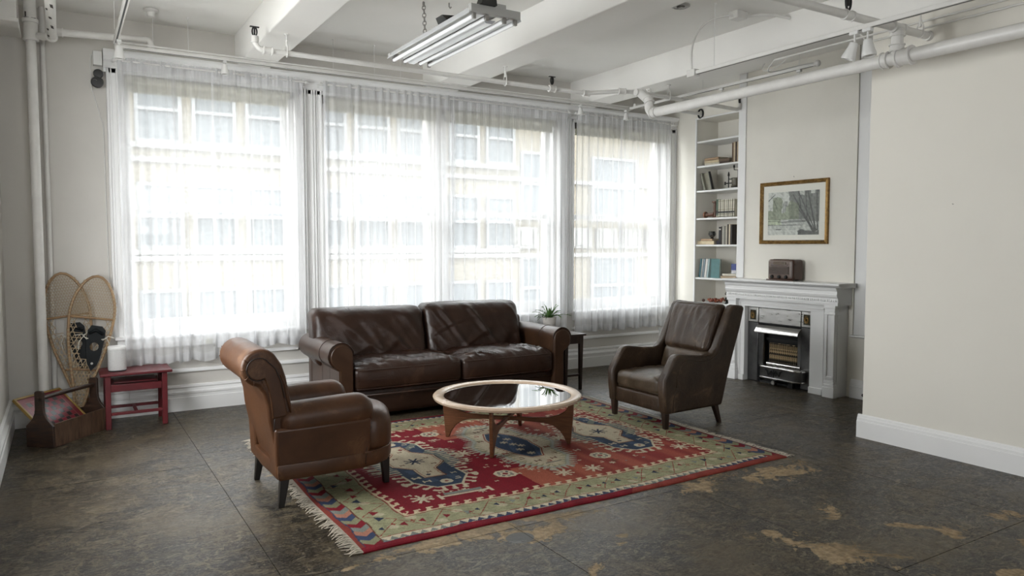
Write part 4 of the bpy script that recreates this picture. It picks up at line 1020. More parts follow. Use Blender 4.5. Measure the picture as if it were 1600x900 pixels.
MB().box(.45, .50, 7.385, 7.41, .33, .41).build('plug', M['white_plastic'], r, bevel=.006)

# ------------------------------------------------------------------ toolbox and checkerboard
TD = Vector((.63, .777, 0)).normalized(); TN = Vector((-TD.y, TD.x, 0))
tc_ = Vector((-.101, 6.557, 0)) + TD*.31 + TN*.115; trz = math.atan2(TD.y, TD.x)
tb = thing('toolbox', 'old dark wooden carpenter tote with a rod handle in the left corner', 'toolbox', tuple(tc_), trz)
ow = M['old_wood']
def endp(x0, x1):
    h = [(-.115, 0), (.115, 0), (.115, .165), (.09, .19), (.058, .225), (.040, .265), (.036, .30), (.036, .425), (.026, .435), (-.026, .435), (-.036, .425), (-.036, .30), (-.040, .265), (-.058, .225), (-.09, .19), (-.115, .165)]
    return MB().prism(h, 'x', x0, x1).build('end_panel', ow, tb, local=True, bevel=.004)
endp(-.31, -.287); endp(.287, .31)
MB().box(-.287, .287, -.115, -.097, 0, .182).build('side_board', noisy('worn_side_board', (.05, .025, .013), (.13, .075, .045), 7, (.45, .65), .6, 40, stretch=(5, 1, 1)), tb, local=True, bevel=.003)
MB().box(-.287, .287, .097, .115, 0, .182).build('side_board', ow, tb, local=True, bevel=.003)
MB().box(-.287, .287, -.097, .097, .002, .016).build('bottom_board', ow, tb, local=True)
MB().tube([(-.32, 0, .375), (-.1, 0, .380), (.1, 0, .380), (.32, 0, .375)], [.014, .018, .018, .014], 14).build('handle', ow, tb, local=True, smooth='auto')
ck = thing('checkerboard', 'red and black checkerboard with a gold frame leaning inside the wooden tote', 'game board', tuple(tc_), trz)
B0 = Vector((-.262, -.088, .022)); U_ = Vector((1, 0, 0)); V_ = Vector((0, .345, .320)).normalized(); W_ = U_.cross(V_); S_ = .475
CM = Matrix((U_, V_, W_)).transposed().to_4x4(); CM.translation = B0
gold = mat('gold_frame_paint', (.30, .19, .045), .4); redb = mat('board_red', (.16, .010, .018), .35, 0, .6); blkb = mat('board_black', (.014, .014, .014), .3, 0, .6); linb = mat('board_line', (.30, .12, .11), .4)
MB().box(0, S_, 0, S_, 0, .010).xf(CM).build('board', redb, ck, local=True)
g = MB().box(-.004, S_+.004, -.004, .012, -.006, .016).box(-.004, S_+.004, S_-.012, S_+.004, -.006, .016).box(-.004, .012, .012, S_-.012, -.006, .016).box(S_-.012, S_+.004, .012, S_-.012, -.006, .016)
g.xf(CM).build('frame', gold, ck, local=True, bevel=.002)
q0 = .062; qs = (S_-2*q0)/8
ln = MB().box(q0-.006, S_-q0+.006, q0-.006, S_-q0+.006, .010, .0106).xf(CM).build('line_field', linb, ck, local=True)
for a in range(2):
    nm = mat('tile_red', (.20, .016, .03), .32, 0, .6) if a == 0 else blkb
    first = None
    for i in range(8):
        for j in range(8):
            if (i+j) % 2 != a: continue
            if first is None:
                first = MB().box(q0+i*qs+.0012, q0+(i+1)*qs-.0012, q0+j*qs+.0012, q0+(j+1)*qs-.0012, .0106, .0112).xf(CM).build('square', nm, ck, local=True); i0, j0 = i, j
            else:
                d = first.copy(); COL.objects.link(d); d.location = U_*(i-i0)*qs + V_*(j-j0)*qs

# ------------------------------------------------------------------ snowshoes
def halfw(t):
    ks = [(0, .020), (.06, .026), (.14, .036), (.24, .058), (.36, .098), (.48, .135), (.60, .160), (.72, .172), (.80, .162), (.87, .135), (.93, .095), (.97, .055), (1.0, 0)]
    for (a, x), (b, y) in zip(ks, ks[1:]):
        if t <= b: 
            u = (t-a)/(b-a); return x+(y-x)*u
    return 0
def snowshoe(label, tail, tip, ydir, seed, bside):
    r = thing('snowshoe', label, 'snowshoe', (tail[0], tail[1], 0))
    tail, tip = Vector(tail), Vector(tip); A = tip-tail; Ln = A.length; A.normalize()
    S = Vector((1, 0, 0)); S = (S - A*S.dot(A)).normalized(); Nn = A.cross(S)   # Nn points to room or wall
    if Nn.y > 0: Nn = -Nn
    def pt(s, t, o=0): return tail + A*(t*Ln) + S*s + Nn*o
    ts = [i/40 for i in range(41)]
    outl = [pt(-halfw(t), t) for t in ts] + [pt(halfw(t), t) for t in ts[::-1][1:]]
    # smooth
    for _ in range(3): outl = [outl[0]] + [(outl[i-1]+outl[i]*2+outl[i+1])/4 for i in range(1, len(outl)-1)] + [outl[-1]]
    MB().tube(outl, .0115, 8).build('frame', M['cane'], r, smooth=True)
    for t in (.36, .70): MB().tube([pt(-halfw(t), t), pt(halfw(t), t)], .010, 8).build('crossbar', M['cane'], r, smooth=True)
    mb = MB()
    def seg(a, b):
        # clip segment (s,t) to outline
        n = 24; run = []
        for i in range(n+1):
            s = a[0]+(b[0]-a[0])*i/n; t = a[1]+(b[1]-a[1])*i/n
            if 0.08 < t < .985 and abs(s) < halfw(t)-.004 and (not (.60 < t < .695) or abs(s) > .10) and not (abs(s) < .05 and .44 < t < .60): run.append((s, t))
            else:
                if len(run) > 2: mb.tube([pt(*run[0], .002), pt(*run[-1], .002)], rad, 4, caps=False)
                run = []
        if len(run) > 2: mb.tube([pt(*run[0], .002), pt(*run[-1], .002)], rad, 4, caps=False)
    rd = random.Random(seed)
    for (t0, t1, sp, rad) in ((.70, .99, .017, .0022), (.36, .70, .030, .0036), (.08, .36, .022, .0032)):
        k = .62/Ln
        n = int(.9/sp)
        for i in range(-n, n):
            for sl in (1, -1):
                c = i*sp*1.2
                # line s = c + sl*(t-tm)*Ln*0.55
                tm = (t0+t1)/2; a = (c + sl*(t0-tm)*Ln*.5, t0); b = (c + sl*(t1-tm)*Ln*.5, t1)
                seg(a, b)
        m_ = int((t1-t0)*Ln/(sp*1.4))
        for i in range(m_+1):
            t = t0+(t1-t0)*i/max(1, m_); seg((-.2, t), (.2, t+.004*rd.uniform(-1, 1)))
    tag(mb.build('lacing', M['rawhide'], r), kind='stuff')
    wr = MB()
    for i in range(6, 38):
        t = i/40+.01
        if .61 < t < .69 or (.2 < t < .30 and i % 2): continue
        for sg in (-1, 1):
            w = halfw(t); dz = (halfw(t+.01)-w)/(.01*Ln)
            c = pt(sg*w, t); d = (A + S*sg*dz).normalized()
            wr.tube([c-d*.006, c+d*.006], .0135, 7)
    tag(wr.build('frame_wraps', M['rawhide'], r), kind='stuff')
    # rubber binding with a toe opening
    bx = bside
    body = [(-.062, .655), (.074, .650), (.074, .56), (.060, .44), (.026, .355), (-.012, .355), (-.042, .43), (-.062, .54)]
    hole = [(.036*math.cos(a)+bx+.004, .515+.036*math.sin(a)/Ln*1.1) for a in [2*PI*i/16 for i in range(16)]]
    bd = [(s+bx, t) for s, t in body]
    import itertools
    # ring of quads between hole and body outline
    V = []; Fc = []
    def ray_out(a):
        best = None; c0 = Vector((bx+.004, .515*Ln)); d = Vector((math.cos(a), math.sin(a)))
        n = len(bd)
        for i in range(n):
            p, q = Vector((bd[i][0], bd[i][1]*Ln)), Vector((bd[(i+1) % n][0], bd[(i+1) % n][1]*Ln)); e = q-p
            den = d.x*e.y-d.y*e.x
            if abs(den) < 1e-9: continue
            t = ((p.x-c0.x)*e.y-(p.y-c0.y)*e.x)/den; u = ((p.x-c0.x)*d.y-(p.y-c0.y)*d.x)/den
            if t > 0 and 0 <= u <= 1: best = t if best is None else min(best, t)
        return c0 + d*(best or .04)
    n = 28
    for o_ in (.012, .020):
        for i in range(n):
            a = 2*PI*i/n; q = ray_out(a); V.append(tuple(pt(q.x, q.y/Ln, o_)))
            V.append(tuple(pt(bx+.004+.034*math.cos(a), .515+.036*math.sin(a)/Ln, o_)))
    for i in range(n):
        j = (i+1) % n; a, b, c, d = 2*i, 2*i+1, 2*j+1, 2*j
        Fc += [(a, b, c, d), (a+2*n, d+2*n, c+2*n, b+2*n), (a, d, d+2*n, a+2*n), (b, b+2*n, c+2*n, c)]
    MB().add(V, Fc).build('binding', M['binding'], r)
    MB().box(-.001, .001, -.001, .001, 0, .001) if False else None
    MB().tube([pt(bx+.004, .405, .020), pt(bx+.004, .405, .026)], .010, 12).build('rivet', M['chrome'], r)
    MB().tube([pt(bx-.05, .60, .02), pt(bx, .625, .04), pt(bx+.055, .60, .02)], .014, 8).build('toe_strap', M['binding'], r, smooth=True)
    for sg in (-1, 1):
        MB().tube([pt(bx+sg*.05, .565, .022), pt(bx+sg*.09, .575, .03), pt(bx+sg*.115, .54, .03), pt(bx+sg*.11, .49, .02)], .0035, 6).tube([pt(bx+sg*.06, .56, .022), pt(bx+sg*.10, .59, .03), pt(bx+sg*.15, .58, .02)], .0035, 6).build('cord', M['cord'], r)
    return r
snowshoe('wooden snowshoe leaning on the wall at the left, partly behind its partner', (.13, 7.30, .012), (-.022, 7.385, 1.34), 1, 2, .035)
snowshoe('wooden snowshoe in front with rawhide lacing and a black binding, top leaning towards the window', (.055, 7.24, .012), (.262, 7.335, 1.31), 1, 3, .045)

# ------------------------------------------------------------------ rug
def rug():
    Lx, Ly, st = 3.235, 2.53, .0055
    nx, ny = int(Lx/st), int(Ly/st)
    x = np.linspace(0, Lx, nx+1); y = np.linspace(0, Ly, ny+1); X, Y = np.meshgrid(x, y)
    rs = np.random.RandomState(3)
    # slightly wobbly hand-knotted lines
    wob = .006*np.sin(X*7+1)+.004*np.sin(X*17+Y*3); wob2 = .006*np.sin(Y*6+2)+.004*np.sin(Y*15+X*3)
    XX, YY = X+wob2, Y+wob
    c = np.zeros(X.shape+(3,))
    red = np.array((.160, .009, .016)); coral = np.array((.29, .085, .052)); brick = np.array((.19, .036, .026)); sage = np.array((.25, .245, .145))
    cream = np.array((.46, .40, .29)); blue = np.array((.030, .046, .078)); slate = np.array((.165, .18, .16)); navy = np.array((.018, .026, .05)); brown = np.array((.10, .035, .02))
    def put(mask, col): c[mask] = col
    dx = np.minimum(XX, Lx-XX); dy = np.minimum(YY, Ly-YY)
    # field with abrash bands running across the rug
    t = np.clip((X-1.36-.10*np.sin(Y*1.3))*6, 0, 1)
    bands = .5+.5*np.sin(X*9.0+1.0)*np.sin(X*23+2); bands = np.clip((bands-.35)*2.2, 0, 1)
    f2 = brick[None, None]*(1-bands[..., None]) + coral[None, None]*bands[..., None]
    redder = np.clip((X-1.95)*2, 0, 1)*.35
    f2 = f2*(1-redder[..., None]) + (red*1.15)*redder[..., None]
    c[:] = red*(1-t[..., None]) + f2*t[..., None]
    first = (X > 1.30+.05*np.sin(Y*2)) & (X < 1.55) & ~((Y > .8) & (Y < 1.7)); put(first, coral)
    def poly(P):
        P = np.array(P); n = len(P); ins = np.zeros(X.shape, bool); best = np.full(X.shape, 9.); s = np.zeros(X.shape); acc = 0
        for i in range(n):
            a, b = P[i], P[(i+1) % n]; e = b-a; l = np.hypot(*e)
            tt = np.clip(((X-a[0])*e[0]+(Y-a[1])*e[1])/l**2, 0, 1)
            d = np.hypot(X-a[0]-tt*e[0], Y-a[1]-tt*e[1]); m_ = d < best
            best = np.where(m_, d, best); s = np.where(m_, acc+tt*l, s); acc += l
            cond = ((a[1] > Y) != (b[1] > Y)) & (X < (b[0]-a[0])*(Y-a[1])/(b[1]-a[1]+1e-12)+a[0]); ins ^= cond
        return np.where(ins, -best, best), s
    def at(P, cx, cy, f=1): return [(cx+f*p[0], cy+p[1]) for p in P]
    def star(cx, cy, r, col, w=.008, n=4):
        for k in range(n):
            a = PI*k/n+.2; u = (X-cx)*math.cos(a)+(Y-cy)*math.sin(a); v = -(X-cx)*math.sin(a)+(Y-cy)*math.cos(a)
            put((abs(u) < r) & (abs(v) < w), col)
    def diam(cx, cy, rx, ry, col): put(abs((X-cx)/rx)+abs((Y-cy)/ry) < 1, col)
    def octo(cx, cy, r, col, col2=None):
        a, b = abs(X-cx), abs(Y-cy); m_ = (np.maximum(a, b) < r) & (a+b < r*1.42); put(m_, col)
        if col2 is not None:
            for k in range(8):
                aa = PI/4*k; diam(cx+.6*r*math.cos(aa), cy+.6*r*math.sin(aa), r*.2, r*.2, col2 if k % 2 else slate)
            diam(cx, cy, r*.32, r*.32, red)
    def hook(cx, cy, s_, col, fx=1):
        for (x0, x1, y0, y1) in ((-1, 1, -1, -.6), (.6, 1, -1, .7), (-.2, 1, .4, .8)):
            put((X > cx+fx*s_*x0 if fx > 0 else X < cx+fx*s_*x0) & (X < cx+fx*s_*x1 if fx > 0 else X > cx+fx*s_*x1) & (Y > cy+s_*y0) & (Y < cy+s_*y1), col)
    def H(cx, cy, s_, col):
        a, b = abs(X-cx), abs(Y-cy); put(((a < s_) & (b < s_*.25)) | ((abs(a-s_*.8) < s_*.22) & (b < s_*.8)), col)
    B = [(.09, .58), (.20, .44), (.20, .22), (.29, .13), (.29, -.13), (.20, -.22), (.20, -.44), (.09, -.60), (-.09, -.60), (-.20, -.44), (-.20, -.22), (-.29, -.13), (-.29, .13), (-.20, .22), (-.20, .44), (-.09, .58)]
    C = [(.065, .42), (.080, .24), (.19, .10), (.19, -.08), (.080, -.20), (.070, -.38), (-.085, -.38), (-.085, -.18), (-.19, -.06), (-.19, .10), (-.085, .24), (-.085, .42)]
    rnd = random.Random(5)
    # scattered field motifs
    for k in range(190):
        px, py = rnd.uniform(.5, 2.75), rnd.uniform(.5, 2.03)
        s_ = rnd.uniform(.014, .026); q = rnd.random(); col = cream*.92 if rnd.random() < .72 else (slate if rnd.random() < .5 else brown)
        if q < .3: star(px, py, s_*1.3, col, .005, 3)
        elif q < .55: H(px, py, s_, col)
        elif q < .75: hook(px, py, s_, col, rnd.choice((-1, 1)))
        else: diam(px, py, s_*.8, s_*.6, col)
    for (px, py) in ((1.27, .72), (1.27, 1.93), (2.09, .74), (2.09, 1.93)): octo(px, py, .075, cream, navy)
    for (px, py) in ((.58, .55), (1.62, .55), (1.85, .52), (2.75, .6), (.6, 2.0), (1.9, 2.05), (2.75, 1.95), (1.25, 1.3), (2.1, 1.3)): star(px, py, .075, cream, .009, 4)
    # bracket shapes at the ends of the first field
    for cy_ in (.52, 2.02):
        put((abs(X-.86) < .17) & (abs(Y-cy_) < .010), cream); put((abs(abs(X-.86)-.17) < .011) & (Y > cy_-.045) & (Y < cy_+.045), cream); put((abs(X-.86) < .13) & (abs(Y-cy_-.035) < .018), slate)
    def medallion(cx, cy, inner_first):
        sd, s = poly(at(B, cx, cy))
        lat = (abs(X-cx) > .16) & (abs(Y-cy) < .27)
        tw = (s/.072) % 1
        put((sd > 0) & (sd < .075) & (abs(tw-.5-sd*2.5) < .16), cream)                # hooks outside
        put((sd > .045) & (sd < .070) & (abs(tw-.5-.22) < .26), cream)
        ray = (abs(Y-cy) < .24) & (sd > -.09) & (sd < .10) & (abs(X-cx) > .18); tr = ((Y-cy)/.042) % 1
        put(sd < 0, blue)
        vary = (sd < 0) & (np.sin(X*40+Y*9) > .3) & (np.sin(Y*31) > 0); put(vary, blue*1.5)
        put((sd < 0) & (Y-cy > -.2) & (X-cx > .02) & (np.sin((X-Y)*25) > .55), slate*.8)
        put(ray & (abs(tr-.5) < .5-np.clip((sd+.09)*2.4, 0, .45)), slate)
        put(ray & (abs(tr-.5) < .28-np.clip((sd+.06)*1.6, 0, .28)) & (sd > -.06), cream*.8)
        put((abs(sd+.006) < .008) & ~lat, cream)
        sc, s2 = poly(at(C, cx, cy)); put(sc < 0, cream); put(abs(sc) < .005, brown)
        put((sc < -.012) & (sc > -.018), coral*.9)
        star(cx, cy, .075, navy, .008, 4)
        for (a, b) in ((.0, .27), (.0, -.27), (.11, .05), (-.11, -.05), (.10, -.10), (-.10, .12)): H(cx+a, cy+b, .018, brown)
        diam(cx+.03, cy+.33, .02, .02, red); diam(cx-.03, cy-.32, .02, .02, navy)
        for b in (.50, -.50):
            octo(cx+.02, cy+b, .042, cream); diam(cx+.02, cy+b, .018, .014, brick); hook(cx+.11, cy+b*.93, .024, cream*.9); H(cx-.10, cy+b*.9, .026, cream)
        for b in (.36, -.36): H(cx+.135, cy+b, .02, cream); H(cx-.135, cy+b, .028, cream)
    medallion(.85, 1.29, 1); medallion(2.50, 1.29, 0)
    P2 = [(.08, .64), (.22, .44), (.23, .22), (.33, .08), (.33, -.08), (.23, -.22), (.21, -.46), (.07, -.66), (-.07, -.66), (-.21, -.46), (-.23, -.22), (-.33, -.08), (-.33, .08), (-.23, .22), (-.22, .44), (-.08, .64)]
    I2 = [(.04, .37), (.12, .22), (.15, .03), (.12, -.2), (.04, -.36), (-.05, -.36), (-.12, -.2), (-.15, .0), (-.12, .2), (-.05, .37)]
    cx, cy = 1.69, 1.33
    sd, s = poly(at(P2, cx, cy)); tw = (s/.045) % 1
    put((sd > -.01) & (sd < .06) & (abs(tw-.5) < .40-sd*5), slate*1.15+cream*.15); put((sd > .0) & (sd < .04) & (abs(tw-.5) < .15), cream*.85)
    put((sd < 0), slate*1.4+cream*.12); put(sd < -.03, cream*.96)
    put((sd < -.018) & (sd > -.075) & (abs(tw-.5) < .28-(-sd-.018)*4), sage*.8+cream*.1)
    sc, s2 = poly(at(I2, cx, cy)); put(sc < .014, cream); put(abs(sc-.012) < .005, brick); put(sc < 0, blue); put((sc < 0) & (np.sin(X*33-Y*12) > .6), blue*1.6)
    for (a, b) in ((0, 0), (.03, .15), (-.03, -.15), (.04, -.06), (-.04, .08), (0, .27), (0, -.27)): star(cx+a, cy+b, .035, cream*.9, .007, 3)
    for k in range(16):
        a = 2*PI*k/16; px, py = cx+.20*math.cos(a)*(1 if abs(math.sin(a)) < .8 else .9), cy+.50*math.sin(a)
        (H if k % 2 else hook)(px, py, .024, brown if k % 3 else brick)
    for b in (.54, -.54): put((abs(X-cx-.02) < .07) & (abs(Y-cy-b) < .006), navy)
    # hooked guard stripe
    ey, ex = .345, .365
    inn = (dx > ex) & (dy > ey); ring = inn & ((dx < ex+.07) | (dy < ey+.065))
    p = .082
    along = np.where((dy-ey) < (dx-ex), XX, YY); dep = np.where((dy-ey) < (dx-ex), dy-ey, dx-ex)
    fr_ = (along/p) % 1
    put(ring & ((dep < .010) | ((dep < .058) & (abs(fr_-.5-dep*2.2) < .34-dep*5.2)) | ((dep > .036) & (dep < .056) & (fr_ > .45) & (fr_ < .98))), cream*1.02*np.array((1, .93, .85)))
    put(ring & (dep > .018) & (dep < .034) & (abs(fr_-.80) < .10), red)
    # green border
    g = ~inn & (dy > .12) & (dx > .14)
    put(g, sage)
    put(g & (np.sin(X*61+np.sin(Y*43)*3) * np.sin(Y*57+X*13) > .45), sage*.82); put(g & (np.sin(X*23+2)*np.sin(Y*29+X*5) > .72), cream*.55+sage*.4)
    for cond, al, de, w in ((g & (dy < ey) & (dx > .14), XX, dy-.232, .09), (g & (dx < ex) & (dy > ey-.02), YY, dx-.252, .09)):
        zz = abs(((al/.30) % 1)*2-1)*2-1
        put(cond & (abs(de-zz*w) < .0045), brick)
    put(~inn & (((abs(dy-ey+.006) < .004) & (dx > ex-.006)) | ((abs(dx-ex+.006) < .004) & (dy > ey-.006))), brick)
    def tri(cx_, cy_, s_, col, dirx=1):
        u = (X-cx_)*dirx/s_; v = (Y-cy_)/s_; put((u > 0) & (u < 1) & (abs(v) < (1-u)*.75), col)
    for k in range(26):
        px = .22 + k*.115
        for side in (0, 1):
            py = .20+.08*rnd.random(); py = py if side == 0 else Ly-py
            tri(px+rnd.uniform(-.02, .02), py, rnd.uniform(.028, .045), red if (k//4) % 2 == 0 and rnd.random() < .6 else navy if rnd.random() < .7 else slate, rnd.choice((-1, 1)))
            if rnd.random() < .5: star(px+.05, py+rnd.uniform(-.04, .04), .02, brick, .004, 2)
    for k in range(18):
        py = .38+k*.11
        for side in (0, 1):
            px = (.17+.13*rnd.random()); px = px if side == 0 else Lx-px
            tri(px, py+rnd.uniform(-.02, .02), rnd.uniform(.035, .055), red if k % 3 else navy, rnd.choice((-1, 1)))
    # small triangle guard along the long sides
    tb_ = (dy > .062) & (dy <= .12) & (dx > .13); fr_ = (XX/.058) % 1; h_ = (dy-.065)/.046
    put(tb_, cream*.98); dark = np.where((np.sin(XX*3.2+1) > .2)[..., None], slate*.9, navy*1.5+.008)
    mk = tb_ & (dy > .066) & (dy < .112) & (abs(fr_-.5) < (1-h_)*.5); c[mk] = dark[mk]
    put((abs(dy-.121) < .0035) & (dx > .13), brick); put((abs(dy-.061) < .003) & (dx > .1), navy*2)
    # arrowhead stripes at the short ends
    cv = (dx > .035) & (dx <= .135) & (dy > .062)
    ph = ((YY - abs(dx-.085)*.9)/.062); idx = np.floor(ph).astype(int) % 5
    pal = np.array([red, sage*.8, navy*2, coral*.8+cream*.2, slate])
    c[cv] = pal[idx[cv]]
    put((abs(dx-.138) < .004) & (dy > .07), brown); put((abs(dx-.034) < .004) & (dy > .06), navy*1.5)
    put((dx < .031), brick*.85)
    rimc = np.where((X > 1.75+.1*np.sin(Y*9))[..., None], brick*1.05, red*.9)
    mk = dy < .060; c[mk] = (rimc*(1+.25*np.sin(X*31)[..., None]*.4))[mk]
    c *= (1+.10*rs.randn(*X.shape))[..., None].clip(.7, 1.3)
    c *= (.93+.07*np.sin(X*50)*np.sin(Y*3+X))[..., None]
    c = c.clip(0, 1)
    # mesh
    zt = .0115 + .0008*np.sin(X*9)*np.sin(Y*7) ; e = np.minimum(np.minimum(X, Lx-X), np.minimum(Y, Ly-Y)); zt = np.where(e < .012, zt*.75+.0, zt); zt = np.where(e < .004, .004, zt)
    wx = X + .006*np.sin(Y*5+.5) + .003*np.sin(Y*23); wy = Y + .008*np.sin(X*2.4+.4) + .003*np.sin(X*11)
    V = np.stack([wx-Lx/2, wy-Ly/2, zt], -1).reshape(-1, 3)
    W1 = nx+1; i = np.arange(nx); j = np.arange(ny); I, J = np.meshgrid(i, j); a = (J*W1+I).ravel()
    Fq = np.stack([a, a+1, a+W1+1, a+W1], -1)
    bidx = np.concatenate([np.arange(W1), np.arange(1, ny+1)*W1+nx, (ny*W1+np.arange(nx))[::-1], (np.arange(1, ny)*W1)[::-1]])
    nb = len(bidx); VB = V[bidx].copy(); VB[:, 2] = .0; base = len(V)
    V = np.concatenate([V, VB]); k = np.arange(nb); k2 = (k+1) % nb
    Fs = np.stack([base+k, base+k2, bidx[k2], bidx[k]], -1)
    FA = np.concatenate([Fq, Fs]).astype(np.int32)
    me = bpy.data.meshes.new('rug'); me.vertices.add(len(V)); me.vertices.foreach_set('co', V.astype(np.float32).ravel())
    me.loops.add(FA.size); me.loops.foreach_set('vertex_index', FA.ravel()); me.polygons.add(len(FA)); me.polygons.foreach_set('loop_start', np.arange(0, FA.size, 4, dtype=np.int32))
    me.update(calc_edges=True)
    CC = np.concatenate([c.reshape(-1, 3), c.reshape(-1, 3)[bidx]]); CC = np.concatenate([CC, np.ones((len(CC), 1))], 1)
    at_ = me.attributes.new('Col', 'FLOAT_COLOR', 'POINT'); at_.data.foreach_set('color', CC.astype(np.float32).ravel())
    me.shade_smooth()
    m = mat('rug_wool', (.5, .1, .1), .92, 0, .15); P = m.node_tree.nodes['Principled BSDF']
    A = N(m, 'ShaderNodeAttribute', attribute_name='Col'); L(m, A.outputs['Color'], P.inputs['Base Color'])
    tcn = N(m, 'ShaderNodeTexCoord'); nn = N(m, 'ShaderNodeTexNoise', Scale=220, Detail=3); L(m, tcn.outputs['Object'], nn.inputs['Vector'])
    bp = N(m, 'ShaderNodeBump', Strength=.6, Distance=.003); L(m, nn.outputs['Fac'], bp.inputs['Height']); L(m, bp.outputs[0], P.inputs['Normal'])
    me.materials.append(m)
    o = bpy.data.objects.new('rug', me); COL.objects.link(o); o.location = (1.24+Lx/2, 3.47+Ly/2, 0)
    tag(o, 'large red, blue and sage green tribal rug with three medallions under the coffee table', 'rug')
    rd = random.Random(2)
    for sg in (-1, 1):
        mb = MB()
        n = 250 if sg < 0 else 200
        for q in range(n):
            yy = -Ly/2+.006+(Ly-.012)*q/n; x0 = sg*Lx/2 + .006*math.sin((yy+Ly/2)*5+.5)
            l = rd.uniform(.04, .085); dyv = rd.uniform(-.035, .035); hz = rd.uniform(.002, .012)
            mb.tube([(x0-sg*.004, yy, .008), (x0+sg*l*.35, yy+dyv*.2, .006+hz), (x0+sg*l*.7, yy+dyv*.7, .004+hz*.6), (x0+sg*l, yy+dyv*1.3, .003)], [.0032, .0028, .0026, .0018], 4)
        f = mb.build('fringe', M['fringe'], o, local=True); tag(f, kind='stuff')
    return o
rug()

# ------------------------------------------------------------------ fireplace
fs = thing('fireplace_surround', 'white painted wooden mantelpiece with pilasters around the gas fire', 'mantelpiece', (6.7, 5.31, 0))
tr = M['trim']
MB().prism([(6.83, 1.12), (6.60, 1.12), (6.585, 1.128), (6.552, 1.136), (6.538, 1.146), (6.538, 1.165), (6.83, 1.165)], 'y', 4.516, 6.035).build('mantel_shelf', tr, fs, bevel=.003)
MB().prism([(6.83, .94), (6.60, .94), (6.597, .965), (6.605, .975), (6.602, 1.01), (6.585, 1.03), (6.578, 1.05), (6.585, 1.062), (6.585, 1.085), (6.572, 1.10), (6.565, 1.12), (6.83, 1.12)], 'y', 4.565, 6.015).build('frieze', tr, fs, smooth='auto', ang=20)
bd = MB()
for i in range(58):
    y = 4.585 + i*.0245
    bd.box(6.592, 6.604, y, y+.014, .980, .998)
bd.build('bead_moulding', tr, fs)
MB().box(6.66, 6.83, 4.60, 4.92, 0, .94).build('jamb_panel', tr, fs, bevel=.002); MB().box(6.66, 6.83, 5.79, 6.005, 0, .94).build('jamb_panel', tr, fs, bevel=.002)
MB().box(6.66, 6.83, 4.92, 5.79, .855, .94).build('lintel_panel', tr, fs, bevel=.002)
MB().box(6.652, 6.662, 4.755, 5.86, .885, .90).box(6.652, 6.662, 4.755, 4.770, .06, .90).box(6.652, 6.662, 5.845, 5.86, .06, .90).build('panel_moulding', tr, fs, bevel=.002)
MB().box(6.645, 6.662, 4.76, 4.92, 0, .065).build('skirting', tr, fs, bevel=.002); MB().box(6.645, 6.662, 5.79, 5.86, 0, .065).build('skirting', tr, fs, bevel=.002)
for y0, y1 in ((4.607, 4.706), (5.885, 5.990)):
    p = MB().box(6.622, 6.662, y0, y1, .19, .94)
    p.box(6.612, 6.624, y0-.002, y0+.018, .20, .85).box(6.612, 6.624, y1-.018, y1+.002, .20, .85).box(6.612, 6.624, y0, y1, .19, .215)
    p.build('pilaster', tr, fs, bevel=.002)
    MB().box(6.606, 6.662, y0-.012, y1+.012, .845, .868).box(6.600, 6.662, y0-.016, y1+.016, .915, .945).box(6.612, 6.662, y0-.004, y1+.004, .868, .915).build('capital', tr, fs, bevel=.003)
    MB().box(6.600, 6.662, y0-.018, y1+.018, 0, .105).box(6.606, 6.662, y0-.012, y1+.012, .105, .135).box(6.613, 6.662, y0-.006, y1+.006, .135, .165).box(6.618, 6.662, y0-.002, y1+.002, .165, .192).build('plinth', tr, fs, bevel=.003)
gf = thing('gas_fire', 'old chrome and dark steel gas fire set into the white mantelpiece', 'fireplace', (6.7, 5.35, 0))
MB().box(6.725, 6.74, 4.922, 5.788, 0, .853).box(6.74, 6.80, 5.62, 5.788, 0, .853).box(6.74, 6.80, 4.922, 5.07, 0, .853).box(6.74, 6.80, 5.07, 5.62, .67, .853).build('back_plate', M['black'], gf) if False else None
MB().box(6.725, 6.80, 4.922, 5.066, 0, .853).box(6.725, 6.80, 5.632, 5.788, 0, .853).box(6.725, 6.80, 5.066, 5.632, .664, .853).build('back_plate', M['black'], gf)
MB().box(6.712, 6.728, 5.078, 5.630, .680, .845).build('top_panel', M['steel'], gf, bevel=.003)
for y0, y1 in ((4.934, 5.066), (5.642, 5.778)):
    q = MB().box(6.712, 6.728, y0, y1, .680, .845).build('corner_panel', M['steel'], gf, bevel=.003)
    ym = (y0+y1)/2
    MB().box(6.706, 6.713, ym-.038, ym+.038, .705, .815).build('ornament_plate', mat('antique_bronze', (.04, .035, .02), .4, .7), q)
    orn = MB()
    for k in range(5): orn.tube([(6.704, ym+.026*math.cos(a+k)*(.4+.15*k), .76+.040*math.sin(a+k)*(.4+.14*k)) for a in [PI*i/6 for i in range(9)]], .0035, 5)
    orn.build('scroll_relief', M['brass'], q)
    MB().box(6.714, 6.728, y0, y1, .012, .670).build('side_panel', M['dark_steel'], gf, bevel=.003)
MB().box(6.735, 6.82, 5.060, 5.075, .02, .66).box(6.735, 6.82, 5.622, 5.636, .02, .66).box(6.818, 6.828, 5.07, 5.625, 0, .664).box(6.735, 6.82, 5.07, 5.625, 0, .02).build('firebox', M['soot'], gf)
MB().box(6.716, 6.745, 5.566, 5.628, .20, .64).build('liner_strip', M['dark_steel'], gf, bevel=.002); MB().box(6.716, 6.745, 5.070, 5.112, .20, .64).build('liner_strip', M['dark_steel'], gf, bevel=.002)
MB().prism([(6.72, .655), (6.70, .655), (6.665, .625), (6.640, .590), (6.640, .572), (6.652, .572), (6.672, .610), (6.72, .64)], 'y', 5.060, 5.630).build('hood', M['chrome'], gf, smooth='auto')
MB().box(6.77, 6.80, 5.10, 5.57, .48, .51).build('grate_bar', M['black'], gf)
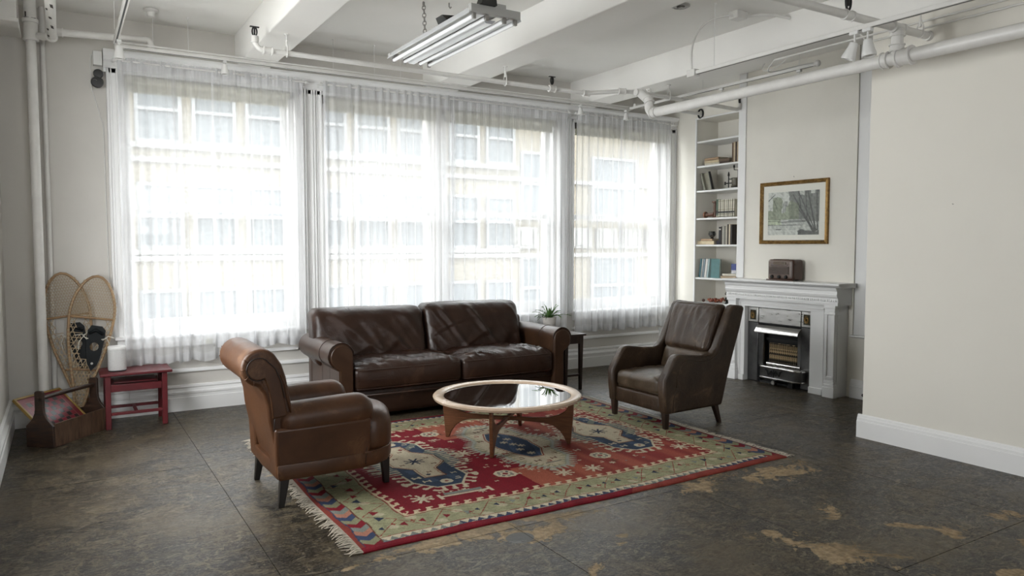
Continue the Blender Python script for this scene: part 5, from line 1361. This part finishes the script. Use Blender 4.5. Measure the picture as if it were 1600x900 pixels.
cer = mat('ceramic_radiant', (.42, .30, .16), .8)
hd = noisy('scorched_ceramic', (.50, .37, .21), (.40, .28, .15), 34, (.7, .8), .4, 60, third=(.02, .016, .012), lo=.36, hi=.44)
MB().box(6.797, 6.812, 5.145, 5.540, .235, .452).build('burner_back', hd, gf)
first = None
for i in range(16):
    if first is None:
        first = MB().box(6.782, 6.798, 5.150, 5.166, .240, .448).build('ceramic_rib', hd, gf, bevel=.003)
    else:
        d = first.copy(); COL.objects.link(d); d.location = (0, .0245*i, 0)
MB().box(6.775, 6.80, 5.12, 5.565, .215, .24).build('burner_rail', M['black'], gf)
def tray_out(x0, ins=0):
    return [(6.74, 4.985+ins), (6.66, 4.988+ins), (6.625+ins*.5, 5.01+ins), (x0+ins, 5.06+ins), (x0+ins, 5.49-ins), (6.625+ins*.5, 5.54-ins), (6.66, 5.562-ins), (6.74, 5.565-ins)]
loft(MB(), tray_out(6.595), [(1, .196), (1, .210), (.97, .216)]).build('tray_rim', M['chrome'], gf, bevel=.003)
loft(MB(), tray_out(6.605, .008), [(1, .095), (1, .197)]).build('tray_front', M['dark_steel'], gf)
loft(MB(), tray_out(6.597), [(1, .080), (1, .096)]).build('tray_base', M['chrome'], gf, bevel=.002)
for i in range(13): MB().box(6.612, 6.72, 5.07+.033*i, 5.076+.033*i, .2165, .2195).build('grate_bar', M['zinc'], gf)
MB().tube([(6.70, 5.06, .235), (6.70, 5.50, .235)], .012, 10).build('front_roller', M['chrome'], gf, smooth='auto')
orn = MB()
for pts in ([(5.36, .115), (5.36, .175), (5.33, .13), (5.30, .175), (5.30, .115)], [(5.42, .175), (5.40, .12), (5.37, .16)], [(5.29, .16), (5.26, .12), (5.24, .175)], [(5.44, .18), (5.41, .165)], [(5.25, .165), (5.22, .18)], [(5.33, .10), (5.33, .185)]):
    orn.tube([(6.606, y, z) for y, z in pts], .006, 5)
orn.build('tray_emblem', M['soot'], gf)
MB().lathe([(.0, 6.60), (.022, 6.602), (.025, 6.61), (.022, 6.62), (.008, 6.625), (.008, 6.66)], (0, 5.337, .042), 16, 'x').build('gas_tap', M['zinc'], gf, smooth='auto')
MB().box(6.68, 6.72, 5.14, 5.20, 0, .08).box(6.68, 6.72, 5.38, 5.44, 0, .08).build('foot', M['black'], gf)

# ------------------------------------------------------------------ radio and picture
rd_ = thing('radio', 'vintage brown bakelite radio with slatted grille and three knobs on the mantelpiece', 'radio', (6.71, 5.29, 1.165))
MB().rbox((6.715, 5.290, 1.283), (.175, .335, .226), .028, 14).build('cabinet', M['bakelite'], rd_, smooth=True, weld=True)
MB().box(6.612, 6.64, 5.118, 5.462, 1.166, 1.180).build('base_lip', M['bakelite'], rd_, bevel=.004)
MB().rbox((6.634, 5.290, 1.287), (.02, .30, .20), .009, 6).build('face_panel', M['bakelite_face'], rd_, smooth=True, weld=True)
MB().box(6.618, 6.628, 5.175, 5.425, 1.235, 1.318).build('grille_opening', M['soot'], rd_)
for i in range(7): MB().box(6.614, 6.622, 5.172, 5.428, 1.237+i*.0122, 1.2435+i*.0122).build('grille_bar', M['bakelite_face'], rd_, bevel=.001)
MB().hexa([(6.618, 5.19, 1.325), (6.63, 5.19, 1.325), (6.63, 5.41, 1.325), (6.618, 5.41, 1.325)], [(6.632, 5.20, 1.385), (6.66, 5.20, 1.40), (6.66, 5.40, 1.40), (6.632, 5.40, 1.385)]).build('dial_housing', M['bakelite'], rd_, bevel=.003)
MB().box(6.616, 6.624, 5.21, 5.37, 1.340, 1.368).build('dial_glass', mat('dial_glass', (.10, .07, .04), .2), rd_)
for i in range(9): MB().box(6.6145, 6.6165, 5.222+i*.016, 5.224+i*.016, 1.346, 1.362).build('dial_mark', M['bakelite_face'], rd_)
for y in (5.205, 5.295, 5.385): MB().lathe([(0, 6.600), (.014, 6.602), (.018, 6.612), (.020, 6.626)], (0, y, 1.207), 16, 'x').build('knob', M['soot'], rd_, smooth='auto')

pc = thing('framed_picture', 'gilt framed grey landscape print of trees by water above the mantelpiece', 'picture', (6.82, 5.285, 1.563))
ya, yb, za, zb_ = 4.848, 5.722, 1.563, 2.250
pr_ = [(0, 0), (.030, 0), (.034, .008), (.026, .018), (.030, .028), (.018, .038), (.012, .042), (0, .042)]
def fbar(y0, z0, y1, z1):
    # mitred bar along an edge: outer line y0,z0 -> y1,z1, interior to the left
    d = Vector((0, y1-y0, z1-z0)); l = d.length; d.normalize(); inn = Vector((0, -d.z, d.y)); v = []
    for (h, w) in pr_:
        for (p, s) in ((Vector((6.829, y0, z0)), 1), (Vector((6.829, y1, z1)), -1)):
            q = p + inn*w + d*w*s + Vector((-h, 0, 0)); v.append(tuple(q))
    n = len(pr_); f = [(2*i, 2*i+1, 2*((i+1) % n)+1, 2*((i+1) % n)) for i in range(n)] + [tuple(2*i for i in range(n)), tuple(2*i+1 for i in range(n))[::-1]]
    MB().add(v, f).build('frame_bar', M['brass'], pc, smooth='auto', ang=25)
fbar(ya, za, yb, za); fbar(yb, za, yb, zb_); fbar(yb, zb_, ya, zb_); fbar(ya, zb_, ya, za)
MB().box(6.818, 6.826, ya+.035, yb-.035, za+.035, zb_-.035).build('mount', mat('cream_mount_board', (.84, .82, .75), .7), pc)
def art():
    w, h = 150, 108; u = np.linspace(0, 1, w+1); v = np.linspace(0, 1, h+1); U, Vv = np.meshgrid(u, v); rs = np.random.RandomState(8)
    def sm(n, sc):
        a = np.zeros(U.shape)
        for k in range(n):
            fx, fy, p, q = rs.uniform(-sc, sc), rs.uniform(-sc, sc), rs.uniform(0, 6), rs.uniform(.4, 1); a += q*np.sin(fx*U+fy*Vv+p)
        return a/n**.5
    n1, n2, n3 = sm(12, 40), sm(16, 90), sm(12, 160)
    c = np.full(U.shape, .52)
    g = np.ones(U.shape+(3,))
    # u runs 0..1 from left to right, v upwards
    tree_l = (U < .28+.03*n1) & (Vv > .24) & (Vv < .86+.04*n1-.3*(U < .1)); c[tree_l] = .22
    mid = (U >= .22) & (U < .62) & (Vv > .36) & (Vv < .60+.10*np.sin(U*17)+.05*n1+.35*np.clip(U-.35, 0, 1)*2); c[mid] = .24
    tow = ((abs(U-.36) < .03) & (Vv < .78)) | ((abs(U-.31) < .015) & (Vv < .74)); c[tow & (Vv > .4)] = .26
    rt = (U > .42+.04*n1) & (Vv > .30); c[rt] = .17
    c[(U > .62) & (Vv > .90+.03*n1) & (U < .72)] = .5; c[(U > .84) & (U < .92) & (Vv > .93)] = .5
    wat = Vv <= .30; c[wat] = .42
    c[(Vv < .36) & (Vv > .26) & (U < .8) & (np.sin(Vv*150+np.sin(U*9)) > .1)] = .40
    c[(abs(Vv-.235+.02*U) < .008) & (U < .7)] = .12; c[(abs(Vv-.30) < .006) & (U > .2) & (U < .75)] = .10; c[(Vv < .12) & (U < .6)] = .50
    c[((U-.22)/.06)**2+((Vv-.13)/.018)**2 < 1] = .12
    bank = (Vv < .11+.03*n1) & (U > .62-.3*Vv+.02*n1) ; c[bank] = .11
    for (u0, v0, u1, v1, wd) in ((.90, .08, .50, .92, .022), (.93, .08, .60, 1.0, .010), (.94, .1, .78, 1.0, .016), (.97, .1, .95, 1.0, .012), (.78, .3, .74, 1.0, .008), (.84, .2, .60, .60, .008), (.0, .80, .14, .95, .008), (.12, .80, .2, .55, .005), (.65, .65, .61, .95, .006)):
        dx_, dy_ = u1-u0, v1-v0; t = np.clip(((U-u0)*dx_+(Vv-v0)*dy_)/(dx_**2+dy_**2), 0, 1); d = np.hypot(U-u0-t*dx_, Vv-v0-t*dy_); c[d < wd*(1-.5*t)+.002] = .07
    c *= 1+.22*n2+.16*n3; c = c.clip(.03, .58)
    g = np.stack([c*1.15, c*1.18, c*1.10], -1); mk = (tree_l | mid); g[mk] *= np.array((1.02, 1.10, .86))
    V = np.stack([np.full(U.shape, 6.8165), 5.617-.659*U, 1.662+.473*Vv], -1).reshape(-1, 3)
    Fc = [(j*(w+1)+i, (j+1)*(w+1)+i, (j+1)*(w+1)+i+1, j*(w+1)+i+1) for j in range(h) for i in range(w)]
    mb = MB(); mb.v = [tuple(p) for p in V]; mb.f = Fc
    m = mat('print_ink', (.3, .3, .3), .6); A = N(m, 'ShaderNodeAttribute', attribute_name='Col'); L(m, A.outputs['Color'], m.node_tree.nodes['Principled BSDF'].inputs['Base Color'])
    o = mb.build('print', m, pc); a = o.data.attributes.new('Col', 'FLOAT_COLOR', 'POINT')
    a.data.foreach_set('color', np.concatenate([g.reshape(-1, 3), np.ones((U.size, 1))], 1).astype(np.float32).ravel())
art()
MB().box(6.806, 6.808, ya+.036, yb-.036, za+.036, zb_-.036).build('glazing', M['clear_glass'], pc)
MB().tube([(6.829, 5.29, 2.29), (6.812, 5.285, 2.30)], .003, 6).build('hook', M['zinc'], pc)

# ------------------------------------------------------------------ bookshelf in the right wall
SH = [2.895, 2.575, 2.255, 1.898, 1.553, 1.122, .80]
bs = thing('bookshelf', 'tall white built-in bookshelf recessed between the windows and the chimney breast', 'bookshelf', (7.3, 6.5, .79))
for z in SH: MB().box(7.128, 7.519, 5.91, 7.039, z-.020, z+.004).build('shelf', M['shelf'], bs, bevel=.003)
MB().box(7.112, 7.132, 7.03, 7.055, .79, 3.195).box(7.112, 7.132, 6.0, 7.055, 3.178, 3.20).build('face_trim', M['trim'], bs, bevel=.003)
bs2 = thing('bookshelf', 'second white built-in bookshelf, mostly hidden behind the right partition wall', 'bookshelf', (7.0, 4.2, .64))
for z in SH[:-1]: MB().box(6.885, 7.249, 3.205, 4.419, z-.020, z+.004).build('shelf', M['shelf'], bs2, bevel=.003)
bmats = {}
def bm_(c, r=.55):
    k = tuple(c)
    if k not in bmats: bmats[k] = noisy('book_cloth', tuple(v*.9 for v in c), tuple(min(1, v*1.1) for v in c), 20, (r, r+.1))
    return bmats[k]
PAGE = mat('page_edges', (.52, .46, .35), .8); PAGEW = mat('white_page_edges', (.66, .64, .58), .8)
def book(label, y, z, t, h, d, col, x=7.165, lean=0.0, lying=False, page=PAGE, group=None, band=None, yaw_=0.0):
    r = thing('book', label, 'book', (x, y, z), group=group); r.rotation_euler = (lean, 0, yaw_)
    def B(a, b, c_, e, f, g): return (a, b, c_, e, f, g) if not lying else (a, b, f-h/2 if False else f, g, c_, e)
    def bx(x0, x1, y0, y1, z0, z1):
        # local axes: x depth, y thickness, z height; lying swaps thickness and height
        return MB().box(x0, x1, y0, y1, z0, z1) if not lying else MB().box(x0, x1, z0-h/2, z1-h/2, y0+t/2, y1+t/2)
    c = MB()
    for q in (bx(0, .004, -t/2, t/2, 0, h), bx(0, d, -t/2, -t/2+.0025, 0, h), bx(0, d, t/2-.0025, t/2, 0, h)): c.add(q.v, q.f)
    c.build('cover', bm_(col), r, local=True)
    bx(.004, d-.004, -t/2+.0025, t/2-.0025, .004, h-.004).build('pages', page, r, local=True)
    if band:
        for (a, b, cc) in band: bx(-.0006, .0, -t/2+.001, t/2-.001, a*h, b*h).build('spine_label', bm_(cc), r, local=True)
    return r
e3 = SH
cream_, tan_, brn, blk = (.50, .43, .30), (.30, .21, .13), (.07, .045, .03), (.018, .018, .018)
# second shelf from the top
z = 2.579
book('cream book at the bottom of the left lying stack, third shelf space from the top', 6.80, z, .028, .26, .19, (.58, .54, .44), lying=True)
book('pale yellow book in the middle of the left lying stack on the second-highest stocked shelf', 6.81, z+.028, .032, .25, .185, (.60, .50, .32), lying=True)
book('tan book on top of the left lying stack on the highest stocked shelf', 6.815, z+.060, .034, .24, .18, (.33, .22, .13), lying=True)
book('dark brown book at the bottom of the right lying stack on the highest stocked shelf', 6.60, z, .030, .17, .20, brn, lying=True)
book('grey brown book on top of the right lying stack on the highest stocked shelf', 6.60, z+.030, .034, .18, .20, (.13, .09, .06), lying=True)
for k, (t, h, cc, nm) in enumerate(((.022, .245, (.16, .10, .06), 'brown upright book, leftmost of four on the highest stocked shelf'), (.030, .25, (.52, .42, .30), 'wide cream upright book, second of four on the highest stocked shelf'), (.020, .25, (.06, .04, .03), 'dark brown upright book, third of four on the highest stocked shelf'), (.026, .25, (.46, .36, .25), 'beige upright book beside the chimney on the highest stocked shelf'))):
    book(nm, 6.475-sum((.024, .032, .022, .028)[:k])-t/2, z, t, h, .19, cc)
# third
z = 2.259
book('grey green book leaning on the left side of the shelf under the highest stocked one', 6.925, z+.002, .034, .235, .17, (.22, .215, .17), lean=-.30, page=PAGE, yaw_=0)
r = thing('book', 'large sage green book with a black edge standing face-out and leaning back', 'book', (7.20, 6.90, 2.26)); r.rotation_euler = (-.26, 0, .0)
MB().box(0, .008, -.062, .060, 0, .232).build('cover', bm_((.25, .24, .185)), r, local=True); MB().box(-.001, .030, -.074, -.062, 0, .236).build('cover', bm_(blk), r, local=True); MB().box(.008, .028, -.060, .056, .003, .229).build('pages', PAGE, r, local=True)
r = thing('coffee_grinder', 'black metal hand crank machine with an olive drum on the third shelf', 'grinder', (7.22, 6.50, 2.259))
MB().box(7.19, 7.28, 6.40, 6.60, 2.26, 2.272).build('base_plate', M['white_plastic'], r, bevel=.002)
MB().lathe([(.0, 2.283), (.058, 2.283), (.062, 2.29), (.052, 2.30), (.052, 2.385), (.058, 2.392), (.0, 2.395)], (7.24, 6.47, 0), 20).build('drum', mat('olive_drum', (.09, .08, .055), .4), r, smooth='auto')
MB().lathe([(.045, 2.272), (.06, 2.275), (.055, 2.285), (0, 2.286)], (7.24, 6.47, 0), 16).build('drum_foot', M['soot'], r)
MB().tube([(7.21, 6.563, 2.272), (7.21, 6.563, 2.42)], .007, 8).lathe([(.012, 2.42), (.014, 2.43), (.010, 2.45), (.006, 2.47), (0, 2.475)], (7.21, 6.563, 0), 12).build('post', M['soot'], r, smooth='auto')
MB().tube([(7.20, 6.61, 2.33), (7.21, 6.56, 2.33), (7.22, 6.51, 2.33)], .007, 8).tube([(7.20, 6.61, 2.31), (7.20, 6.61, 2.35)], .010, 8).tube([(7.21, 6.56, 2.38), (7.23, 6.50, 2.38)], .006, 8).build('side_arm', M['soot'], r, smooth='auto')
MB().tube([(7.24, 6.44, 2.39), (7.24, 6.44, 2.49), (7.22, 6.485, 2.495), (7.22, 6.487, 2.535)], .006, 8).lathe([(.010, 2.52), (.011, 2.54), (.007, 2.553), (0, 2.555)], (7.22, 6.487, 0), 10).build('crank', M['soot'], r, smooth='auto')
# fourth
z = 1.902
copper = noisy('spool_wood', (.09, .04, .022), (.15, .07, .04), 8, (.35, .5))
r = thing('spool', 'wooden spool lying on its side with a copper coloured end on the fourth shelf', 'spool', (7.22, 6.88, 1.902))
MB().lathe([(0, 6.795), (.036, 6.795), (.036, 6.805), (.024, 6.815), (.022, 6.935), (.040, 6.945)], (7.22, 0, 1.945), 20, 'y').build('core', copper, r, smooth='auto')
MB().lathe([(.040, 6.945), (.043, 6.948), (.043, 6.960), (.010, 6.962), (.008, 6.952), (0, 6.952)], (7.22, 0, 1.945), 20, 'y').build('end_disc', mat('copper_end', (.33, .15, .09), .4, .2), r, smooth='auto')
r = thing('spool', 'tall wooden spool standing upright beside the matching book set on the fourth shelf', 'spool', (7.22, 6.79, 1.902))
MB().lathe([(.0, 1.902), (.040, 1.902), (.042, 1.912), (.026, 1.922), (.025, 2.09), (.044, 2.10), (.044, 2.118), (.0, 2.12)], (7.22, 6.785, 0), 20).build('body', copper, r, smooth='auto')
book('green spined first volume of the matching set on the fourth shelf', 6.705, z, .036, .232, .17, (.075, .11, .075), band=((.0, .12, (.3, .28, .2)), (.22, .38, blk)))
for k in range(8):
    book('cream volume with black bands in the matching set on the fourth shelf', 6.672-k*.0335, z, .031, .225, .17, (.50, .47, .38), x=7.166+.002*(k % 2), lean=.0, band=((.02, .06, (.12, .12, .09)), (.16, .20, (.2, .19, .12)), (.24, .34, blk), (.42, .45, (.25, .22, .14)), (.9, .94, (.3, .28, .2))), group='matching set of cream volumes on the fourth shelf')
# fifth
z = 1.557
book('thick cream book lying under the small pot on the fifth shelf', 6.90, z, .050, .30, .19, (.60, .50, .33), lying=True, page=PAGE)
book('thin tan book lying directly under the small pot on the fifth shelf', 6.88, z+.050, .026, .20, .17, (.48, .33, .20), lying=True)
r = thing('sugar_bowl', 'small dark two-handled silver pot standing on two lying books on the fifth shelf', 'pot', (7.25, 6.86, 1.633))
MB().lathe([(.024, 1.633), (.027, 1.637), (.016, 1.646), (.034, 1.665), (.042, 1.690), (.038, 1.715), (.044, 1.728), (.040, 1.730), (.034, 1.716)], (7.24, 6.855, 0), 20).build('body', mat('tarnished_silver', (.10, .10, .095), .25, .8), r, smooth='auto')
for s in (-1, 1): MB().tube([(7.24, 6.855+s*(.036+.024*math.sin(a)), 1.695+.026*math.cos(a)) for a in [PI*i/8 for i in range(9)]], .004, 6).build('handle', mat('tarnished_handle', (.09, .09, .085), .3, .8), r, smooth=True)
book('dark purple book lying flat behind the small pot on the fifth shelf', 6.715, z, .05, .05, .16, (.035, .03, .05), x=7.2)
y = 6.672
for (t, h, cc, lb) in ((.038, .225, (.014, .014, .016), 'black upright book with a pale label, leftmost of the fifth shelf row'), (.020, .230, (.035, .02, .016), 'slim very dark brown book, second in the fifth shelf row'), (.030, .238, (.42, .40, .34), 'light grey book, third in the fifth shelf row'), (.030, .235, (.20, .19, .16), 'grey patterned book, fourth in the fifth shelf row'), (.022, .240, (.56, .52, .42), 'off-white book, fifth in the fifth shelf row'), (.026, .256, (.05, .035, .025), 'tall dark brown book, sixth in the fifth shelf row'), (.026, .258, (.58, .50, .37), 'tall cream book near the chimney end of the fifth shelf row'), (.03, .25, (.03, .022, .018), 'tall black book at the chimney end of the fifth shelf row')):
    book(lb, y-t/2, z, t-.001, h, .18, cc, band=((.82, .9, (.5, .48, .42)),) if h == .225 else None); y -= t
# sixth
z = 1.126
y = 7.015
for k, (t, cc, lb) in enumerate((( .030, (.07, .16, .19), 'teal book leaning at the left end of the lowest book shelf'), (.020, (.60, .60, .57), 'slim white book leaning next to the teal one on the lowest book shelf'), (.034, (.20, .25, .28), 'blue grey patterned book leaning in the middle of the lowest book shelf'), (.040, (.62, .61, .58), 'thick white book leaning on the lowest book shelf'), (.026, (.42, .55, .56), 'pale aqua book leaning beside the thick white one'))):
    book(lb, y-t/2-.004, z+.002, t, .245, .18, cc, lean=.13, page=PAGEW); y -= t+.004
r = thing('book', 'teal book turned cover-out at the right end of the leaning row', 'book', (7.17, 6.77, 1.127)); r.rotation_euler = (.03, 0, .10)
MB().box(0, .004, -.105, .03, 0, .245).box(.004, .03, .026, .03, 0, .245).box(.026, .03, -.105, .03, 0, .245).build('cover', bm_((.10, .21, .21)), r, local=True); MB().box(.004, .026, -.10, .026, .004, .241).build('pages', PAGEW, r, local=True)
book('tan book at the bottom of the lying pair on the lowest book shelf', 6.50, z, .034, .25, .18, (.36, .27, .17), lying=True); book('cream book on top of the lying pair on the lowest book shelf', 6.49, z+.034, .030, .22, .17, (.60, .56, .46), lying=True, page=PAGEW)
r = thing('box', 'small white box with a blue top half on the lowest book shelf', 'box', (7.20, 6.44, 1.19)); MB().box(7.19, 7.23, 6.40, 6.475, 1.191, 1.235).build('lower_half', mat('box_white', (.5, .5, .52), .5), r); MB().box(7.188, 7.232, 6.398, 6.477, 1.235, 1.315).build('upper_half', mat('box_blue', (.05, .07, .22), .5), r)
# bottom shelf: beads and candlestick
r = thing('bead_garland', 'heap of dark red and copper beads on the bottom shelf above the wing chair', 'beads', (7.22, 6.75, .804)); rr = random.Random(6)
mb = MB()
for k in range(46):
    mb.sphere((7.18+rr.uniform(0, .12), 6.65+rr.uniform(0, .22), .82+rr.uniform(0, .04)*(1-abs(k/46-.5))), rr.uniform(.012, .019), 8, 6)
tag(mb.build('beads', noisy('bead_copper', (.12, .02, .012), (.33, .10, .05), 25, (.2, .35)), r, smooth=True), kind='stuff')
r = thing('figurine', 'dark twisted metal figurine standing on the bottom shelf against the mantelpiece', 'figurine', (7.2, 6.52, .804))
MB().lathe([(0, .804), (.035, .804), (.034, .815), (.014, .83)], (7.2, 6.54, 0), 14).build('base', M['soot'], r, smooth='auto')
MB().tube([(7.2, 6.545, .82), (7.19, 6.55, .87), (7.2, 6.53, .92), (7.19, 6.515, .96), (7.2, 6.512, .985)], [.014, .018, .013, .014, .006], 8).tube([(7.2, 6.54, .90), (7.18, 6.56, .93), (7.19, 6.55, .96)], [.006, .007, .003], 6).build('stem', mat('verdigris_metal', (.05, .05, .04), .4, .6), r, smooth=True)
r = thing('dark_ball', 'small dark ball at the left of the bottom shelf', 'ball', (7.18, 6.93, .804)); MB().sphere((7.18, 6.93, .826), .022, 12, 8).build('ball', M['bakelite'], r, smooth=True)
# second bookcase
book('white book with a black spine leaning in the hidden bookshelf beside the partition', 4.385, 1.902, .02, .30, .2, blk, x=6.90, lean=.05, page=PAGEW)

# ------------------------------------------------------------------ small wall details
r = thing('access_panel', 'flush white access panel in the low wall right of the mantelpiece', 'panel', (6.83, 4.26, .25)); MB().box(6.824, 6.831, 4.10, 4.405, .245, .545).build('door', M['wall_warm'], r, bevel=.002); MB().box(6.8275, 6.8305, 4.094, 4.411, .239, .551).build('gap', M['floor_gap'], r)
r = thing('door_stop', 'small black door stop on the skirting beyond the partition wall', 'door stop', (6.78, 4.37, .05)); MB().lathe([(0, 6.76), (.018, 6.765), (.018, 6.78), (.008, 6.785), (.008, 6.806)], (0, 4.372, .055), 12, 'x').build('stop', M['rubber'], r, smooth='auto')
r = thing('nail', 'tiny nail sticking out of the right partition wall', 'nail', (5.47, 2.9, 1.85)); q = (5.475, 2.885, 1.843); MB().tube([(5.476, 2.885, 1.843), (5.462, 2.885, 1.846)], .0025, 6).build('nail', M['zinc'], r)
